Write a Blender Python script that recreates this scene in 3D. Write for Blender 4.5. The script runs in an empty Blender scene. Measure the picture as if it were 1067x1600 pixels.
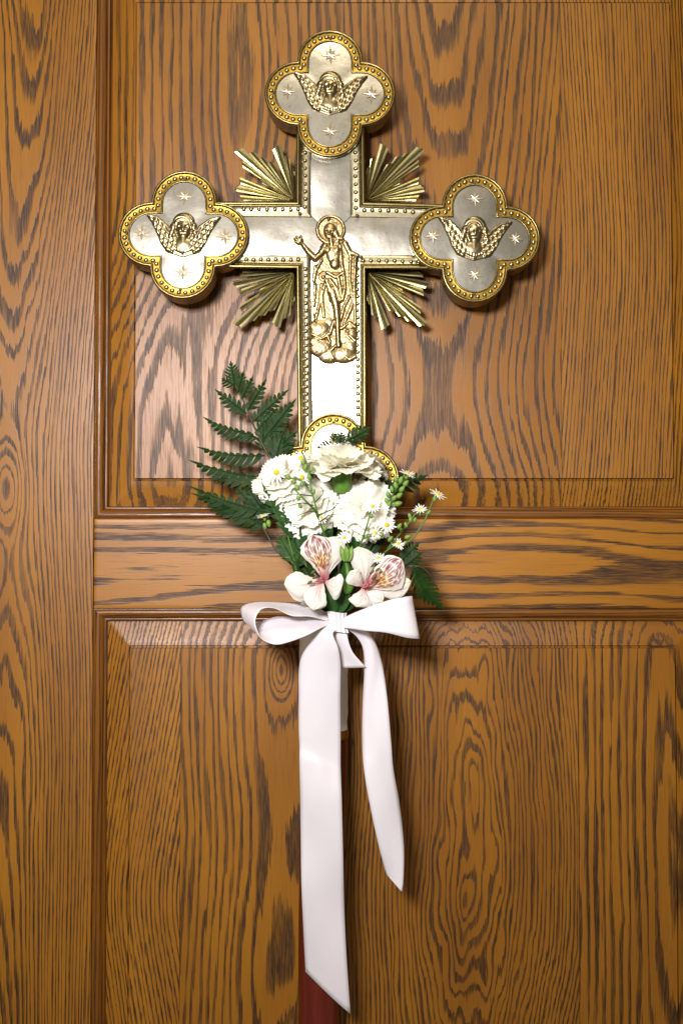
import bpy, math, random
import numpy as np
from mathutils import Vector, Matrix, Quaternion

random.seed(7)
rng = np.random.default_rng(7)
scene = bpy.context.scene
col = scene.collection
R = math.radians

# ------------------------------------------------------------------ camera, world, lamps, exposure
S = 0.0007                      # metres per photograph pixel at the door's face
D = 1.30                        # camera to door
PITCH = R(1.7)
FPX = D / math.cos(PITCH) / S   # focal length in photograph pixels
cam_data = bpy.data.cameras.new('camera')
cam = bpy.data.objects.new('camera', cam_data)
col.objects.link(cam)
cam.location = (0, -D, 0)
cam.rotation_euler = (R(90) + PITCH, 0, 0)
cam_data.sensor_fit = 'VERTICAL'
cam_data.sensor_height = 36
cam_data.lens = 36 * FPX / 1600
cam_data.clip_start = 0.05
cam_data.clip_end = 50
scene.camera = cam

world = bpy.data.worlds.new('World')
scene.world = world
world.use_nodes = True
bg = world.node_tree.nodes['Background']
bg.inputs[0].default_value = (1.0, 0.86, 0.68, 1)
bg.inputs[1].default_value = 0.20

def area_lamp(name, loc, target, sx, sy, power, color, spread=180):
    d = bpy.data.lights.new(name, 'AREA')
    d.shape = 'RECTANGLE'; d.size = sx; d.size_y = sy
    d.energy = power; d.color = color; d.spread = R(spread)
    o = bpy.data.objects.new(name, d)
    col.objects.link(o)
    o.location = loc
    o.rotation_euler = (Vector(target) - Vector(loc)).to_track_quat('-Z', 'Y').to_euler()
    return o

area_lamp('ceiling_lamp', (0.05, -0.95, 1.35), (0.0, 0, 0.0), 0.50, 0.35, 8, (1.0, 0.88, 0.68))
area_lamp('window_lamp', (-0.29, -1.34, 0.34), (0.0, 0, 0.06), 0.26, 0.18, 7.4, (0.98, 0.965, 1.0), 92)

scene.view_settings.view_transform = 'Standard'
scene.view_settings.look = 'None'
scene.view_settings.exposure = 0.0
scene.view_settings.gamma = 1.0
scene.cycles.max_bounces = 12
scene.cycles.diffuse_bounces = 8
scene.cycles.transmission_bounces = 8

# ------------------------------------------------------------------ helpers
ZC = D * math.tan(PITCH)

def P(px, py, y=0.0):
    """world point on the plane Y=y that the photograph shows at (px, py)"""
    a = (px - 533.5) / FPX; b = (800 - py) / FPX
    dy = math.cos(PITCH) - b * math.sin(PITCH)
    dz = math.sin(PITCH) + b * math.cos(PITCH)
    t = (y + D) / dy
    return Vector((a * t, y, dz * t))

def unit(py, y):
    return (P(600, py, y) - P(500, py, y)).length / 100

def U(px, py): return P(px, py, 0).x / S + 533.5
def V(py): return 800 - (P(533.5, py, 0).z - ZC) / S
def W(u, v, y): return (( u - 533.5) * S, y, (800 - v) * S + ZC)

WLOC = {}

def tag(o, label=None, cat=None, group=None, kind=None):
    if label: o['label'] = label
    if cat: o['category'] = cat
    if group: o['group'] = group
    if kind: o['kind'] = kind
    return o

def empty(name, loc, label=None, cat=None, group=None, parent=None):
    o = bpy.data.objects.new(name, None)
    col.objects.link(o)
    o.empty_display_size = 0.02
    loc = Vector(loc)
    if parent:
        o.parent = parent
        o.location = loc - WLOC[parent.name]
    else:
        o.location = loc
    WLOC[o.name] = loc
    return tag(o, label, cat, group)

def mesh_from(name, verts, faces, mat, smooth=True, attrs=None):
    me = bpy.data.meshes.new(name)
    me.from_pydata([tuple(v) for v in verts], [], [tuple(f) for f in faces])
    me.update()
    mats = mat if isinstance(mat, (list, tuple)) else [mat]
    for m in mats: me.materials.append(m)
    if smooth: me.polygons.foreach_set('use_smooth', [True] * len(me.polygons))
    if attrs:
        for k, (typ, arr) in attrs.items():
            a = me.attributes.new(k, typ, 'POINT')
            arr = np.asarray(arr, dtype=np.float32).ravel()
            a.data.foreach_set({'FLOAT': 'value', 'FLOAT_VECTOR': 'vector', 'FLOAT_COLOR': 'color'}[typ], arr)
    return me

def mk(name, verts, faces, mat, parent=None, smooth=True, attrs=None):
    """one mesh object from world-space vertices; its origin goes to the middle of its bounds"""
    v = np.array([tuple(x) for x in verts], dtype=float)
    c = (v.min(0) + v.max(0)) / 2
    me = mesh_from(name, v - c, faces, mat, smooth, attrs)
    o = bpy.data.objects.new(name, me)
    col.objects.link(o)
    c = Vector(c)
    if parent:
        o.parent = parent
        o.location = c - WLOC[parent.name]
    else:
        o.location = c
    WLOC[o.name] = c
    return o

def inst(name, me, M, parent):
    """an object with a shared mesh at world matrix M under an unrotated parent"""
    o = bpy.data.objects.new(name, me)
    col.objects.link(o)
    o.parent = parent
    o.matrix_basis = Matrix.Translation(-WLOC[parent.name]) @ M
    WLOC[o.name] = M.translation.copy()
    return o

def hash2(ix, iy, seed):
    h = (ix.astype(np.int64) * 374761393 + iy.astype(np.int64) * 668265263 + seed * 974711) & 0x7fffffff
    h = ((h ^ (h >> 13)) * 1274126177) & 0x7fffffff
    return ((h ^ (h >> 16)) & 0xffff) / 65535.0

def vnoise(x, y, seed=0):
    x = np.asarray(x, float); y = np.asarray(y, float)
    x, y = np.broadcast_arrays(x, y)
    ix = np.floor(x); iy = np.floor(y)
    fx = x - ix; fy = y - iy
    fx = fx * fx * fx * (fx * (fx * 6 - 15) + 10); fy = fy * fy * fy * (fy * (fy * 6 - 15) + 10)
    a = hash2(ix, iy, seed); b = hash2(ix + 1, iy, seed); c = hash2(ix, iy + 1, seed); d = hash2(ix + 1, iy + 1, seed)
    return (a + (b - a) * fx) * (1 - fy) + (c + (d - c) * fx) * fy - 0.5

def catmull(pts, n):
    """smooth curve through points (any dimension), n samples per span"""
    p = np.array(pts, float)
    p = np.vstack([2 * p[0] - p[1], p, 2 * p[-1] - p[-2]])
    out = []
    for i in range(1, len(p) - 2):
        for k in range(n):
            t = k / n
            out.append(0.5 * (2 * p[i] + (p[i + 1] - p[i - 1]) * t + (2 * p[i - 1] - 5 * p[i] + 4 * p[i + 1] - p[i + 2]) * t * t
                              + (3 * p[i] - p[i - 1] - 3 * p[i + 1] + p[i + 2]) * t ** 3))
    out.append(p[-2])
    return np.array(out)

def tube(pts, radii, seg=8, cap=True):
    pts = [Vector(p) for p in pts]
    if not hasattr(radii, '__len__'): radii = [radii] * len(pts)
    vs, fs = [], []
    t0 = (pts[1] - pts[0]).normalized()
    nrm = t0.orthogonal().normalized()
    for i, p in enumerate(pts):
        t = (pts[min(i + 1, len(pts) - 1)] - pts[max(i - 1, 0)]).normalized()
        nrm = (nrm - t * nrm.dot(t)).normalized()
        b = t.cross(nrm)
        for k in range(seg):
            a = 2 * math.pi * k / seg
            vs.append(p + (nrm * math.cos(a) + b * math.sin(a)) * radii[i])
    for i in range(len(pts) - 1):
        for k in range(seg):
            a, b2 = i * seg + k, i * seg + (k + 1) % seg
            fs.append((a, b2, b2 + seg, a + seg))
    if cap:
        fs.append(tuple(range(seg))[::-1])
        fs.append(tuple(range((len(pts) - 1) * seg, len(pts) * seg)))
    return vs, fs

class MB:
    def __init__(self): self.v = []; self.f = []
    def add(self, vs, fs):
        o = len(self.v)
        self.v += [tuple(x) for x in vs]
        self.f += [tuple(i + o for i in f) for f in fs]

def dome(c, r, h, seg=10, rings=3, nd=Vector((0, -1, 0))):
    """half-round stud on a face that looks along -Y"""
    vs, fs = [], []
    for j in range(rings):
        a = (math.pi / 2) * j / rings
        for k in range(seg):
            b = 2 * math.pi * k / seg
            vs.append((c[0] + r * math.cos(a) * math.cos(b), c[1] - h * math.sin(a), c[2] + r * math.cos(a) * math.sin(b)))
    vs.append((c[0], c[1] - h, c[2]))
    for j in range(rings - 1):
        for k in range(seg):
            a, b = j * seg + k, j * seg + (k + 1) % seg
            fs.append((a, b, b + seg, a + seg))
    t = (rings - 1) * seg
    for k in range(seg): fs.append((t + k, t + (k + 1) % seg, rings * seg))
    return vs, fs

# ------------------------------------------------------------------ materials
def new_mat(name):
    m = bpy.data.materials.new(name)
    m.use_nodes = True
    nt = m.node_tree
    return m, nt, nt.nodes['Principled BSDF']

def N(nt, typ, **kw):
    n = nt.nodes.new(typ)
    for k, v in kw.items(): setattr(n, k, v)
    return n

def vec_scale(nt, src, s):
    n = N(nt, 'ShaderNodeVectorMath', operation='MULTIPLY')
    nt.links.new(src, n.inputs[0]); n.inputs[1].default_value = s
    return n.outputs[0]

def noise(nt, vec, scale=1.0, detail=2.0, rough=0.5):
    n = N(nt, 'ShaderNodeTexNoise')
    n.inputs['Scale'].default_value = scale; n.inputs['Detail'].default_value = detail
    n.inputs['Roughness'].default_value = rough
    nt.links.new(vec, n.inputs['Vector'])
    return n.outputs['Fac']

def math_n(nt, op, a, b=None, c=None, clamp=False):
    n = N(nt, 'ShaderNodeMath', operation=op, use_clamp=clamp)
    for i, x in enumerate((a, b, c)):
        if x is None: continue
        if isinstance(x, (int, float)): n.inputs[i].default_value = x
        else: nt.links.new(x, n.inputs[i])
    return n.outputs[0]

def ramp(nt, fac, stops, interp='LINEAR'):
    n = N(nt, 'ShaderNodeValToRGB')
    n.color_ramp.interpolation = interp
    e = n.color_ramp.elements
    while len(e) < len(stops): e.new(0.5)
    for i, (p, c) in enumerate(stops):
        e[i].position = p
        e[i].color = (c, c, c, 1) if isinstance(c, (int, float)) else (*c, 1)
    nt.links.new(fac, n.inputs[0])
    return n.outputs[0]

def mixc(nt, fac, a, b, mode='MIX'):
    n = N(nt, 'ShaderNodeMix', data_type='RGBA', blend_type=mode)
    for sock, x in ((n.inputs[0], fac), (n.inputs[6], a), (n.inputs[7], b)):
        if isinstance(x, (int, float)): sock.default_value = x
        elif isinstance(x, tuple): sock.default_value = (*x, 1)
        else: nt.links.new(x, sock)
    return n.outputs[2]

def N2(nt, vec, k):
    n = N(nt, 'ShaderNodeSeparateXYZ')
    nt.links.new(vec, n.inputs[0])
    return n.outputs[k]

def wood_material(name, light_a, light_b, dark, rough=0.36):
    m, nt, b = new_mat(name)
    ring = N(nt, 'ShaderNodeAttribute', attribute_name='ring').outputs['Fac']
    gv = N(nt, 'ShaderNodeAttribute', attribute_name='gv').outputs['Vector']
    nA = noise(nt, vec_scale(nt, gv, (0.030, 0.003, 0.03)), 1, 2)
    nB = noise(nt, vec_scale(nt, gv, (0.36, 0.009, 0.3)), 1, 3, 0.65)
    nC = noise(nt, vec_scale(nt, gv, (0.62, 0.030, 0.6)), 1, 2, 0.6)
    nD = noise(nt, vec_scale(nt, gv, (0.012, 0.0022, 0.012)), 1, 2)
    nE = noise(nt, vec_scale(nt, gv, (0.95, 0.020, 0.9)), 1, 2, 0.7)
    r = math_n(nt, 'ADD', ring, math_n(nt, 'MULTIPLY', math_n(nt, 'SUBTRACT', nA, 0.5), 0.55))
    r = math_n(nt, 'ADD', r, math_n(nt, 'MULTIPLY', math_n(nt, 'SUBTRACT', nB, 0.5), 0.62))
    nJ = noise(nt, vec_scale(nt, gv, (0.085, 0.0045, 0.08)), 1, 2, 0.6)
    r = math_n(nt, 'ADD', r, math_n(nt, 'MULTIPLY', math_n(nt, 'SUBTRACT', nJ, 0.5), 0.75))
    t = math_n(nt, 'FRACT', r)
    cv = N(nt, 'ShaderNodeCombineXYZ')
    nt.links.new(math_n(nt, 'MULTIPLY', ring, 0.9), cv.inputs[0])
    nt.links.new(math_n(nt, 'MULTIPLY', N2(nt, gv, 1), 0.004), cv.inputs[1])
    nW = noise(nt, cv.outputs[0], 1, 2, 0.6)
    tw = math_n(nt, 'DIVIDE', t, math_n(nt, 'MAXIMUM', math_n(nt, 'MULTIPLY_ADD', nW, 3.4, -0.75), 0.14))
    early = ramp(nt, tw, [(0.0, 1.0), (0.26, 0.97), (0.36, 0.6), (0.42, 0.05), (0.6, 0.0)])
    early = math_n(nt, 'MAXIMUM', early, ramp(nt, t, [(0.94, 0.0), (0.98, 1.0)]))
    streak = ramp(nt, nC, [(0.36, 0.0), (0.58, 1.0)])
    dk = math_n(nt, 'MULTIPLY', early, math_n(nt, 'MULTIPLY_ADD', streak, 0.42, 0.55))
    nM = noise(nt, vec_scale(nt, gv, (0.035, 0.0060, 0.03)), 1, 3, 0.6)
    dk = math_n(nt, 'MULTIPLY', dk, ramp(nt, nM, [(0.34, 0.70), (0.54, 1.0)]))
    fleck = ramp(nt, nE, [(0.56, 0.0), (0.74, 1.0)])
    dk = math_n(nt, 'ADD', dk, math_n(nt, 'MULTIPLY', fleck, 0.38), clamp=True)
    base = mixc(nt, ramp(nt, nD, [(0.3, 0.0), (0.7, 1.0)]), light_a, light_b)
    tone = N(nt, 'ShaderNodeAttribute', attribute_type='OBJECT', attribute_name='tone').outputs['Fac']
    base = mixc(nt, 1.0, base, mixc(nt, tone, (0.80, 0.76, 0.70), (1.10, 1.10, 1.12)), 'MULTIPLY')
    c = mixc(nt, dk, base, dark)
    c = mixc(nt, math_n(nt, 'MULTIPLY', math_n(nt, 'SUBTRACT', nE, 0.35, clamp=True), 0.5), c, (0.12, 0.045, 0.01))
    nt.links.new(c, b.inputs['Base Color'])
    rr = math_n(nt, 'MULTIPLY_ADD', dk, 0.12, rough)
    nt.links.new(rr, b.inputs['Roughness'])
    b.inputs['Specular IOR Level'].default_value = 0.36
    bp = N(nt, 'ShaderNodeBump'); bp.inputs['Strength'].default_value = 0.20; bp.inputs['Distance'].default_value = 0.0006
    nt.links.new(math_n(nt, 'SUBTRACT', 1.0, dk), bp.inputs['Height'])
    nt.links.new(bp.outputs[0], b.inputs['Normal'])
    return m

M_WOOD = wood_material('oak', (0.325, 0.132, 0.0078), (0.240, 0.091, 0.0050), (0.020, 0.0076, 0.0010), 0.385)
M_MOULD = wood_material('oak_moulding', (0.26, 0.098, 0.008), (0.18, 0.062, 0.005), (0.04, 0.014, 0.003), 0.30)

def metal(name, c1, c2, rough, scale=60, bump=0.0, spots=None):
    m, nt, b = new_mat(name)
    tc = N(nt, 'ShaderNodeTexCoord').outputs['Object']
    n1 = noise(nt, tc, scale, 4, 0.6)
    c = mixc(nt, ramp(nt, n1, [(0.35, 0.0), (0.68, 1.0)]), c1, c2)
    if spots:
        n2 = noise(nt, tc, scale * 5, 3, 0.7)
        c = mixc(nt, ramp(nt, n2, [(0.60, 0.0), (0.72, 0.8)]), c, spots)
    nt.links.new(c, b.inputs['Base Color'])
    b.inputs['Metallic'].default_value = 1.0
    nt.links.new(math_n(nt, 'MULTIPLY_ADD', n1, 0.14, rough - 0.07), b.inputs['Roughness'])
    if bump:
        n3 = noise(nt, tc, scale * 2, 2)
        bp = N(nt, 'ShaderNodeBump'); bp.inputs['Strength'].default_value = bump; bp.inputs['Distance'].default_value = 0.0015
        nt.links.new(n3, bp.inputs['Height']); nt.links.new(bp.outputs[0], b.inputs['Normal'])
    return m

M_SILVER = metal('silver_plate', (0.56, 0.52, 0.43), (0.45, 0.42, 0.34), 0.27, 45, 0.10, (0.30, 0.26, 0.19))
M_STARFACE = metal('star_silver', (0.85, 0.80, 0.70), (0.75, 0.70, 0.6), 0.4)
M_GOLD = metal('gold_band', (0.42, 0.25, 0.035), (0.28, 0.17, 0.03), 0.36, 90, 0.08, (0.40, 0.27, 0.07))
M_RIM = metal('aged_brass', (0.26, 0.21, 0.09), (0.17, 0.13, 0.045), 0.33, 80, 0.06, (0.22, 0.17, 0.07))
M_BAND = metal('worn_brass', (0.45, 0.40, 0.27), (0.35, 0.295, 0.165), 0.32, 120, 0.08, (0.25, 0.20, 0.09))
M_STUD = metal('stud_brass', (0.42, 0.34, 0.19), (0.30, 0.235, 0.115), 0.32, 300)
M_CHERUB = metal('cherub_bronze', (0.31, 0.245, 0.135), (0.22, 0.17, 0.085), 0.32, 120, 0.04, (0.25, 0.19, 0.09))
M_FIGURE = metal('figure_brass', (0.36, 0.265, 0.135), (0.26, 0.185, 0.08), 0.36, 80, 0.04)
M_RAY = metal('ray_brass', (0.38, 0.335, 0.155), (0.28, 0.24, 0.10), 0.34, 150, 0.05, (0.30, 0.32, 0.16))
M_SIDE = metal('side_brass', (0.26, 0.18, 0.05), (0.15, 0.10, 0.03), 0.45, 60)

def plain(name, c1, c2, rough, scale=50, spec=0.5, bump=0.0, translucent=0.0, sheen=0.0, stretch=(1, 1, 1)):
    m, nt, b = new_mat(name)
    tc = N(nt, 'ShaderNodeTexCoord').outputs['Object']
    v = vec_scale(nt, tc, stretch)
    n1 = noise(nt, v, scale, 3, 0.6)
    c = mixc(nt, ramp(nt, n1, [(0.32, 0.0), (0.68, 1.0)]), c1, c2)
    nt.links.new(c, b.inputs['Base Color'])
    b.inputs['Roughness'].default_value = rough
    b.inputs['Specular IOR Level'].default_value = spec
    if sheen: b.inputs['Sheen Weight'].default_value = sheen
    if bump:
        bp = N(nt, 'ShaderNodeBump'); bp.inputs['Strength'].default_value = bump; bp.inputs['Distance'].default_value = 0.001
        nt.links.new(n1, bp.inputs['Height']); nt.links.new(bp.outputs[0], b.inputs['Normal'])
    if translucent:
        tr = N(nt, 'ShaderNodeBsdfTranslucent'); nt.links.new(c, tr.inputs[0])
        mx = N(nt, 'ShaderNodeMixShader'); mx.inputs[0].default_value = translucent
        out = nt.nodes['Material Output']
        nt.links.new(b.outputs[0], mx.inputs[1]); nt.links.new(tr.outputs[0], mx.inputs[2])
        nt.links.new(mx.outputs[0], out.inputs['Surface'])
    return m

M_NAIL = plain('nail_iron', (0.03, 0.025, 0.02), (0.05, 0.04, 0.03), 0.4)
M_CORE = plain('dark_core_wood', (0.018, 0.012, 0.008), (0.03, 0.02, 0.012), 0.5)
M_POLE = plain('red_lacquered_wood', (0.13, 0.012, 0.004), (0.07, 0.007, 0.002), 0.32, 90, 0.5, 0.05, stretch=(1, 1, 0.06))
M_PAPER = plain('white_paper', (0.80, 0.79, 0.77), (0.72, 0.71, 0.69), 0.7, 70, 0.3, 0.5)
M_PETAL = plain('white_petal', (0.89, 0.87, 0.77), (0.87, 0.845, 0.72), 0.6, 120, 0.2, translucent=0.30)
M_ASTER = plain('aster_petal', (0.86, 0.86, 0.78), (0.82, 0.82, 0.72), 0.55, 200, 0.3, translucent=0.2)
M_DISC = plain('yellow_disc', (0.80, 0.52, 0.02), (0.62, 0.36, 0.01), 0.7, 700, 0.2, 0.6)
M_FERN = plain('fern_green', (0.016, 0.046, 0.005), (0.007, 0.023, 0.003), 0.50, 90, 0.12, 0.1, translucent=0.08)
M_LEAF = plain('leaf_green', (0.028, 0.090, 0.013), (0.014, 0.050, 0.008), 0.48, 90, 0.25, 0.1, translucent=0.12)
M_STEM = plain('stem_green', (0.085, 0.17, 0.025), (0.055, 0.12, 0.018), 0.45, 120, 0.4)
M_CALYX = plain('calyx_green', (0.13, 0.27, 0.035), (0.075, 0.18, 0.02), 0.42, 60, 0.4, stretch=(1, 1, 0.2))
M_BUD = plain('bud_green', (0.20, 0.32, 0.06), (0.12, 0.22, 0.035), 0.5, 150, 0.4)
M_DARKSTEM = plain('brown_stem', (0.045, 0.04, 0.012), (0.03, 0.03, 0.01), 0.5)

def satin():
    m, nt, b = new_mat('white_satin')
    b.inputs['Base Color'].default_value = (0.80, 0.755, 0.77, 1)
    b.inputs['Roughness'].default_value = 0.29
    b.inputs['Specular IOR Level'].default_value = 0.6
    b.inputs['Sheen Weight'].default_value = 0.20
    tc = N(nt, 'ShaderNodeTexCoord').outputs['Object']
    n1 = noise(nt, vec_scale(nt, tc, (2200, 2200, 300)), 1, 2)
    n2 = noise(nt, tc, 28, 2)
    h = math_n(nt, 'ADD', math_n(nt, 'MULTIPLY', n1, 0.05), n2)
    bp = N(nt, 'ShaderNodeBump'); bp.inputs['Strength'].default_value = 0.25; bp.inputs['Distance'].default_value = 0.002
    nt.links.new(h, bp.inputs['Height']); nt.links.new(bp.outputs[0], b.inputs['Normal'])
    tr = N(nt, 'ShaderNodeBsdfTranslucent'); tr.inputs[0].default_value = (0.84, 0.79, 0.80, 1)
    mx = N(nt, 'ShaderNodeMixShader'); mx.inputs[0].default_value = 0.20
    nt.links.new(b.outputs[0], mx.inputs[1]); nt.links.new(tr.outputs[0], mx.inputs[2])
    nt.links.new(mx.outputs[0], nt.nodes['Material Output'].inputs['Surface'])
    return m
M_SATIN = satin()

def petal_colour():
    m, nt, b = new_mat('lily_petal')
    c = N(nt, 'ShaderNodeAttribute', attribute_name='col').outputs['Color']
    nt.links.new(c, b.inputs['Base Color'])
    b.inputs['Roughness'].default_value = 0.5
    b.inputs['Specular IOR Level'].default_value = 0.35
    tr = N(nt, 'ShaderNodeBsdfTranslucent'); nt.links.new(c, tr.inputs[0])
    mx = N(nt, 'ShaderNodeMixShader'); mx.inputs[0].default_value = 0.22
    nt.links.new(b.outputs[0], mx.inputs[1]); nt.links.new(tr.outputs[0], mx.inputs[2])
    nt.links.new(mx.outputs[0], nt.nodes['Material Output'].inputs['Surface'])
    return m
M_LILY = petal_colour()

# ------------------------------------------------------------------ the door
def grain(ctrl, w, seed, squash=1.0, wob=0.6, knots=(), lean=0.0, jit=0.35, fine=3.5):
    """growth rings of a board: ctrl = (along, centre across, distance from the pith); px units"""
    c = np.array(sorted(ctrl), float)
    off = rng.uniform(0, 500)
    def f(a, b, dep):                 # a across, b along, dep into the board
        # smooth interpolation of the control points
        sm = [(-75, .08), (-50, .14), (-25, .18), (0, .20), (25, .18), (50, .14), (75, .08)]
        xc = sum(q * np.interp(b + o, c[:, 0], c[:, 1]) for o, q in sm) + lean * b
        d = sum(q * np.interp(b + o, c[:, 0], c[:, 2]) for o, q in sm)
        d = d + 11 * wob * vnoise(a * 0.016, b * 0.0036, seed) + fine * wob * vnoise(a * 0.05, b * 0.009, seed + 3)
        if fine > 8: d = d + 5 * vnoise(a * 0.07, b * 0.021, seed + 21)
        aa = a - xc + 9 * wob * vnoise(a * 0.01, b * 0.0035, seed + 5)
        rr = np.sqrt((aa * squash) ** 2 + (d + dep) ** 2)
        for (ka, kb, kr, amp) in knots:
            q = np.sqrt(((a - ka)) ** 2 + ((b - kb) * 0.42) ** 2)
            rr = rr + amp * np.exp(-(q / kr) ** 2)
        x = rr / (w * 0.80)
        return x + jit * 2 * vnoise(x * 0.8, x * 0.0 + 0.5, seed + 9) + off
    return f

def sheet(name, us, vs, depth, ring, along, mat, parent, seed, thick=0.022):
    """a carved board: grid in door px units, depth(u,v) in px behind the face"""
    us = np.array(us, float); vs = np.array(vs, float)
    uu, vv = np.meshgrid(us, vs)                      # rows over v
    dd = depth(uu, vv)
    rd = np.maximum(dd - 5.2, 0)
    if along == 'v': rg = ring(uu, vv, rd)
    else: rg = ring(vv, uu, rd)
    nv, nu = uu.shape
    X = (uu - 533.5) * S; Y = dd * S; Z = (800 - vv) * S + ZC
    verts = np.stack([X, Y, Z], -1).reshape(-1, 3)
    o1, o2 = (seed * 613) % 4000, (seed * 1371) % 9000
    if along == 'v': g = np.stack([uu + o1, vv + o2, dd + seed], -1).reshape(-1, 3)
    else: g = np.stack([vv + o1, uu + o2, dd + seed], -1).reshape(-1, 3)
    faces = []
    idx = lambda j, i: j * nu + i
    for j in range(nv - 1):
        for i in range(nu - 1):
            a, b, c, d = idx(j, i), idx(j, i + 1), idx(j + 1, i + 1), idx(j + 1, i)
            tw = dd[j, i] + dd[j + 1, i + 1] - dd[j, i + 1] - dd[j + 1, i]
            if abs(tw) > 0.02:
                if abs(dd[j, i] - dd[j + 1, i + 1]) > abs(dd[j, i + 1] - dd[j + 1, i]):
                    faces += [(a, d, c), (a, c, b)]
                else:
                    faces += [(a, d, b), (b, d, c)]
            else:
                faces.append((a, d, c, b))
    # edges of the board run back into its thickness
    loop = [idx(0, i) for i in range(nu)] + [idx(j, nu - 1) for j in range(1, nv)] + \
           [idx(nv - 1, i) for i in range(nu - 2, -1, -1)] + [idx(j, 0) for j in range(nv - 2, 0, -1)]
    n0 = len(verts)
    back = verts[loop].copy(); back[:, 1] = thick
    verts = np.vstack([verts, verts[loop], back])
    L = len(loop)
    rgf = np.concatenate([rg.ravel(), rg.ravel()[loop], rg.ravel()[loop]])
    g = np.vstack([g, g[loop], g[loop] + (0, 0, 20)])
    for k in range(L):
        k2 = (k + 1) % L
        faces.append((n0 + k, n0 + k2, n0 + L + k2, n0 + L + k))
    o = mk(name, verts, faces, mat, parent, True, {'ring': ('FLOAT', rgf), 'gv': ('FLOAT_VECTOR', g)})
    o['tone'] = random.Random(seed * 5 + 1).uniform(0.15, 1.0)
    sharp_by_angle(o.data, 28)
    return o

def sharp_by_angle(me, deg):
    me.set_sharp_from_angle(angle=R(deg))

def lines(a, b, step):
    n = max(1, int(round((b - a) / step)))
    return list(np.linspace(a, b, n + 1))

# key lines of the joinery, in door px
stile_l, stile_r = -190, U(149, 500)
xl = U(212, 600)                   # field edge of both panels
xr = U(1050, 600)
bw_l = 41; bw_b = 50               # bevel widths
up_b = V(747); up_t = V(5)
rail_t, rail_b = V(811), V(951)
lo_t = V(1013); lo_b = 1905
mould = 20
right_edge = xr + bw_l + mould

door = empty('wooden_door', (0.08, 0.02, W(0, 1990, 0)[2]),
             'brown oak door with raised panels and dark grain, behind the cross', 'door')

def bevel_profile(t):
    """depth in px of a raised panel's bevel, t = 0 at the field edge, 1 at the frame"""
    return np.interp(t, [0, 0.02, 0.05, 0.09, 0.22, 0.40, 0.7, 1.0], [0, 7.0, 7.4, 5.2, 6.0, 8.0, 11.8, 15.5])

TT = [0.02, 0.05, 0.09, 0.15, 0.22, 0.31, 0.40, 0.55, 0.7, 0.85, 1.0]

def panel(name, label, left, right, top, bottom, bl, bb, seams, grains, seed0):
    p = empty(name, W((left + right) / 2, (top + bottom) / 2, 0), parent=door)
    p['label'] = label
    def depth(u, v):
        tu = np.maximum(np.maximum((left - u) / bl, (u - right) / bl), 0)
        tv = np.maximum(np.maximum((top - v) / bb, (v - bottom) / bb), 0)
        return bevel_profile(np.maximum(tu, tv))
    vs = [top - t * bb for t in TT[::-1]] + lines(top, bottom, 6) + [bottom + t * bb for t in TT]
    cuts = [left] + seams + [right]
    for i in range(len(cuts) - 1):
        us = lines(cuts[i], cuts[i + 1], 6)
        if i == 0: us = [left - t * bl for t in TT[::-1]] + us
        if i == len(cuts) - 2: us = us + [right + t * bl for t in TT]
        e = 0.25
        if i > 0: us[0] += e
        if i < len(cuts) - 2: us[-1] -= e
        sheet('board', us, vs, depth, grains[i], 'v', M_WOOD, p, seed0 + i)
    return p

g_u1 = grain([(-60, 372, 34), (40, 374, 22), (110, 376, 14), (215, 374, 28), (330, 372, 50), (430, 340, 62), (500, 300, 64), (560, 272, 60), (640, 264, 53), (745, 262, 46), (830, 262, 41)],
             18, 11, wob=0.8)
g_u2 = grain([(-60, 700, 70), (100, 698, 88), (195, 696, 100), (340, 690, 117), (480, 686, 133), (560, 684, 146), (620, 682, 149), (700, 690, 138), (850, 700, 100)],
             15.5, 23, wob=0.9, squash=1.15)
g_u3 = grain([(-60, 500, 40), (400, 520, 30), (850, 490, 60)], 7.2, 31, wob=0.9)
panel('upper_panel', 'upper raised panel with broad cathedral grain', xl, xr, up_t, up_b, bw_l, bw_b,
      [U(536, 600), U(877, 600)], [g_u1, g_u2, g_u3], 3)

g_l1 = grain([(900, 470, 20), (1400, 380, 20), (1950, 480, 20)], 8.0, 41, wob=0.7)
g_l2 = grain([(900, 440, 90), (1000, 440, 62), (1120, 442, 60), (1300, 446, 75), (1500, 440, 60), (1700, 420, 80), (1950, 420, 100)], 13, 47, wob=0.9,
             knots=[(440, 1046, 17, -36)])
g_l3 = grain([(900, 735, 74), (1050, 728, 62), (1120, 733, 55), (1200, 738, 52), (1300, 735, 47), (1390, 728, 43), (1480, 732, 52), (1650, 722, 80), (1950, 720, 130)],
             6.6, 53, wob=1.05, squash=0.9, knots=[(727, 1405, 20, -9)], fine=11)
g_l4 = grain([(900, 1040, 60), (1150, 1048, 42), (1330, 1052, 24), (1480, 1052, 34), (1620, 1040, 50), (1950, 1040, 80)], 15, 61, wob=1.0)
panel('lower_panel', 'lower raised panel with tighter darker grain', xl - 5, xr, lo_t, lo_b, bw_l, 46,
      [U(282, 1200), U(505, 1200), U(903, 1200)], [g_l1, g_l2, g_l3, g_l4], 11)

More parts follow.
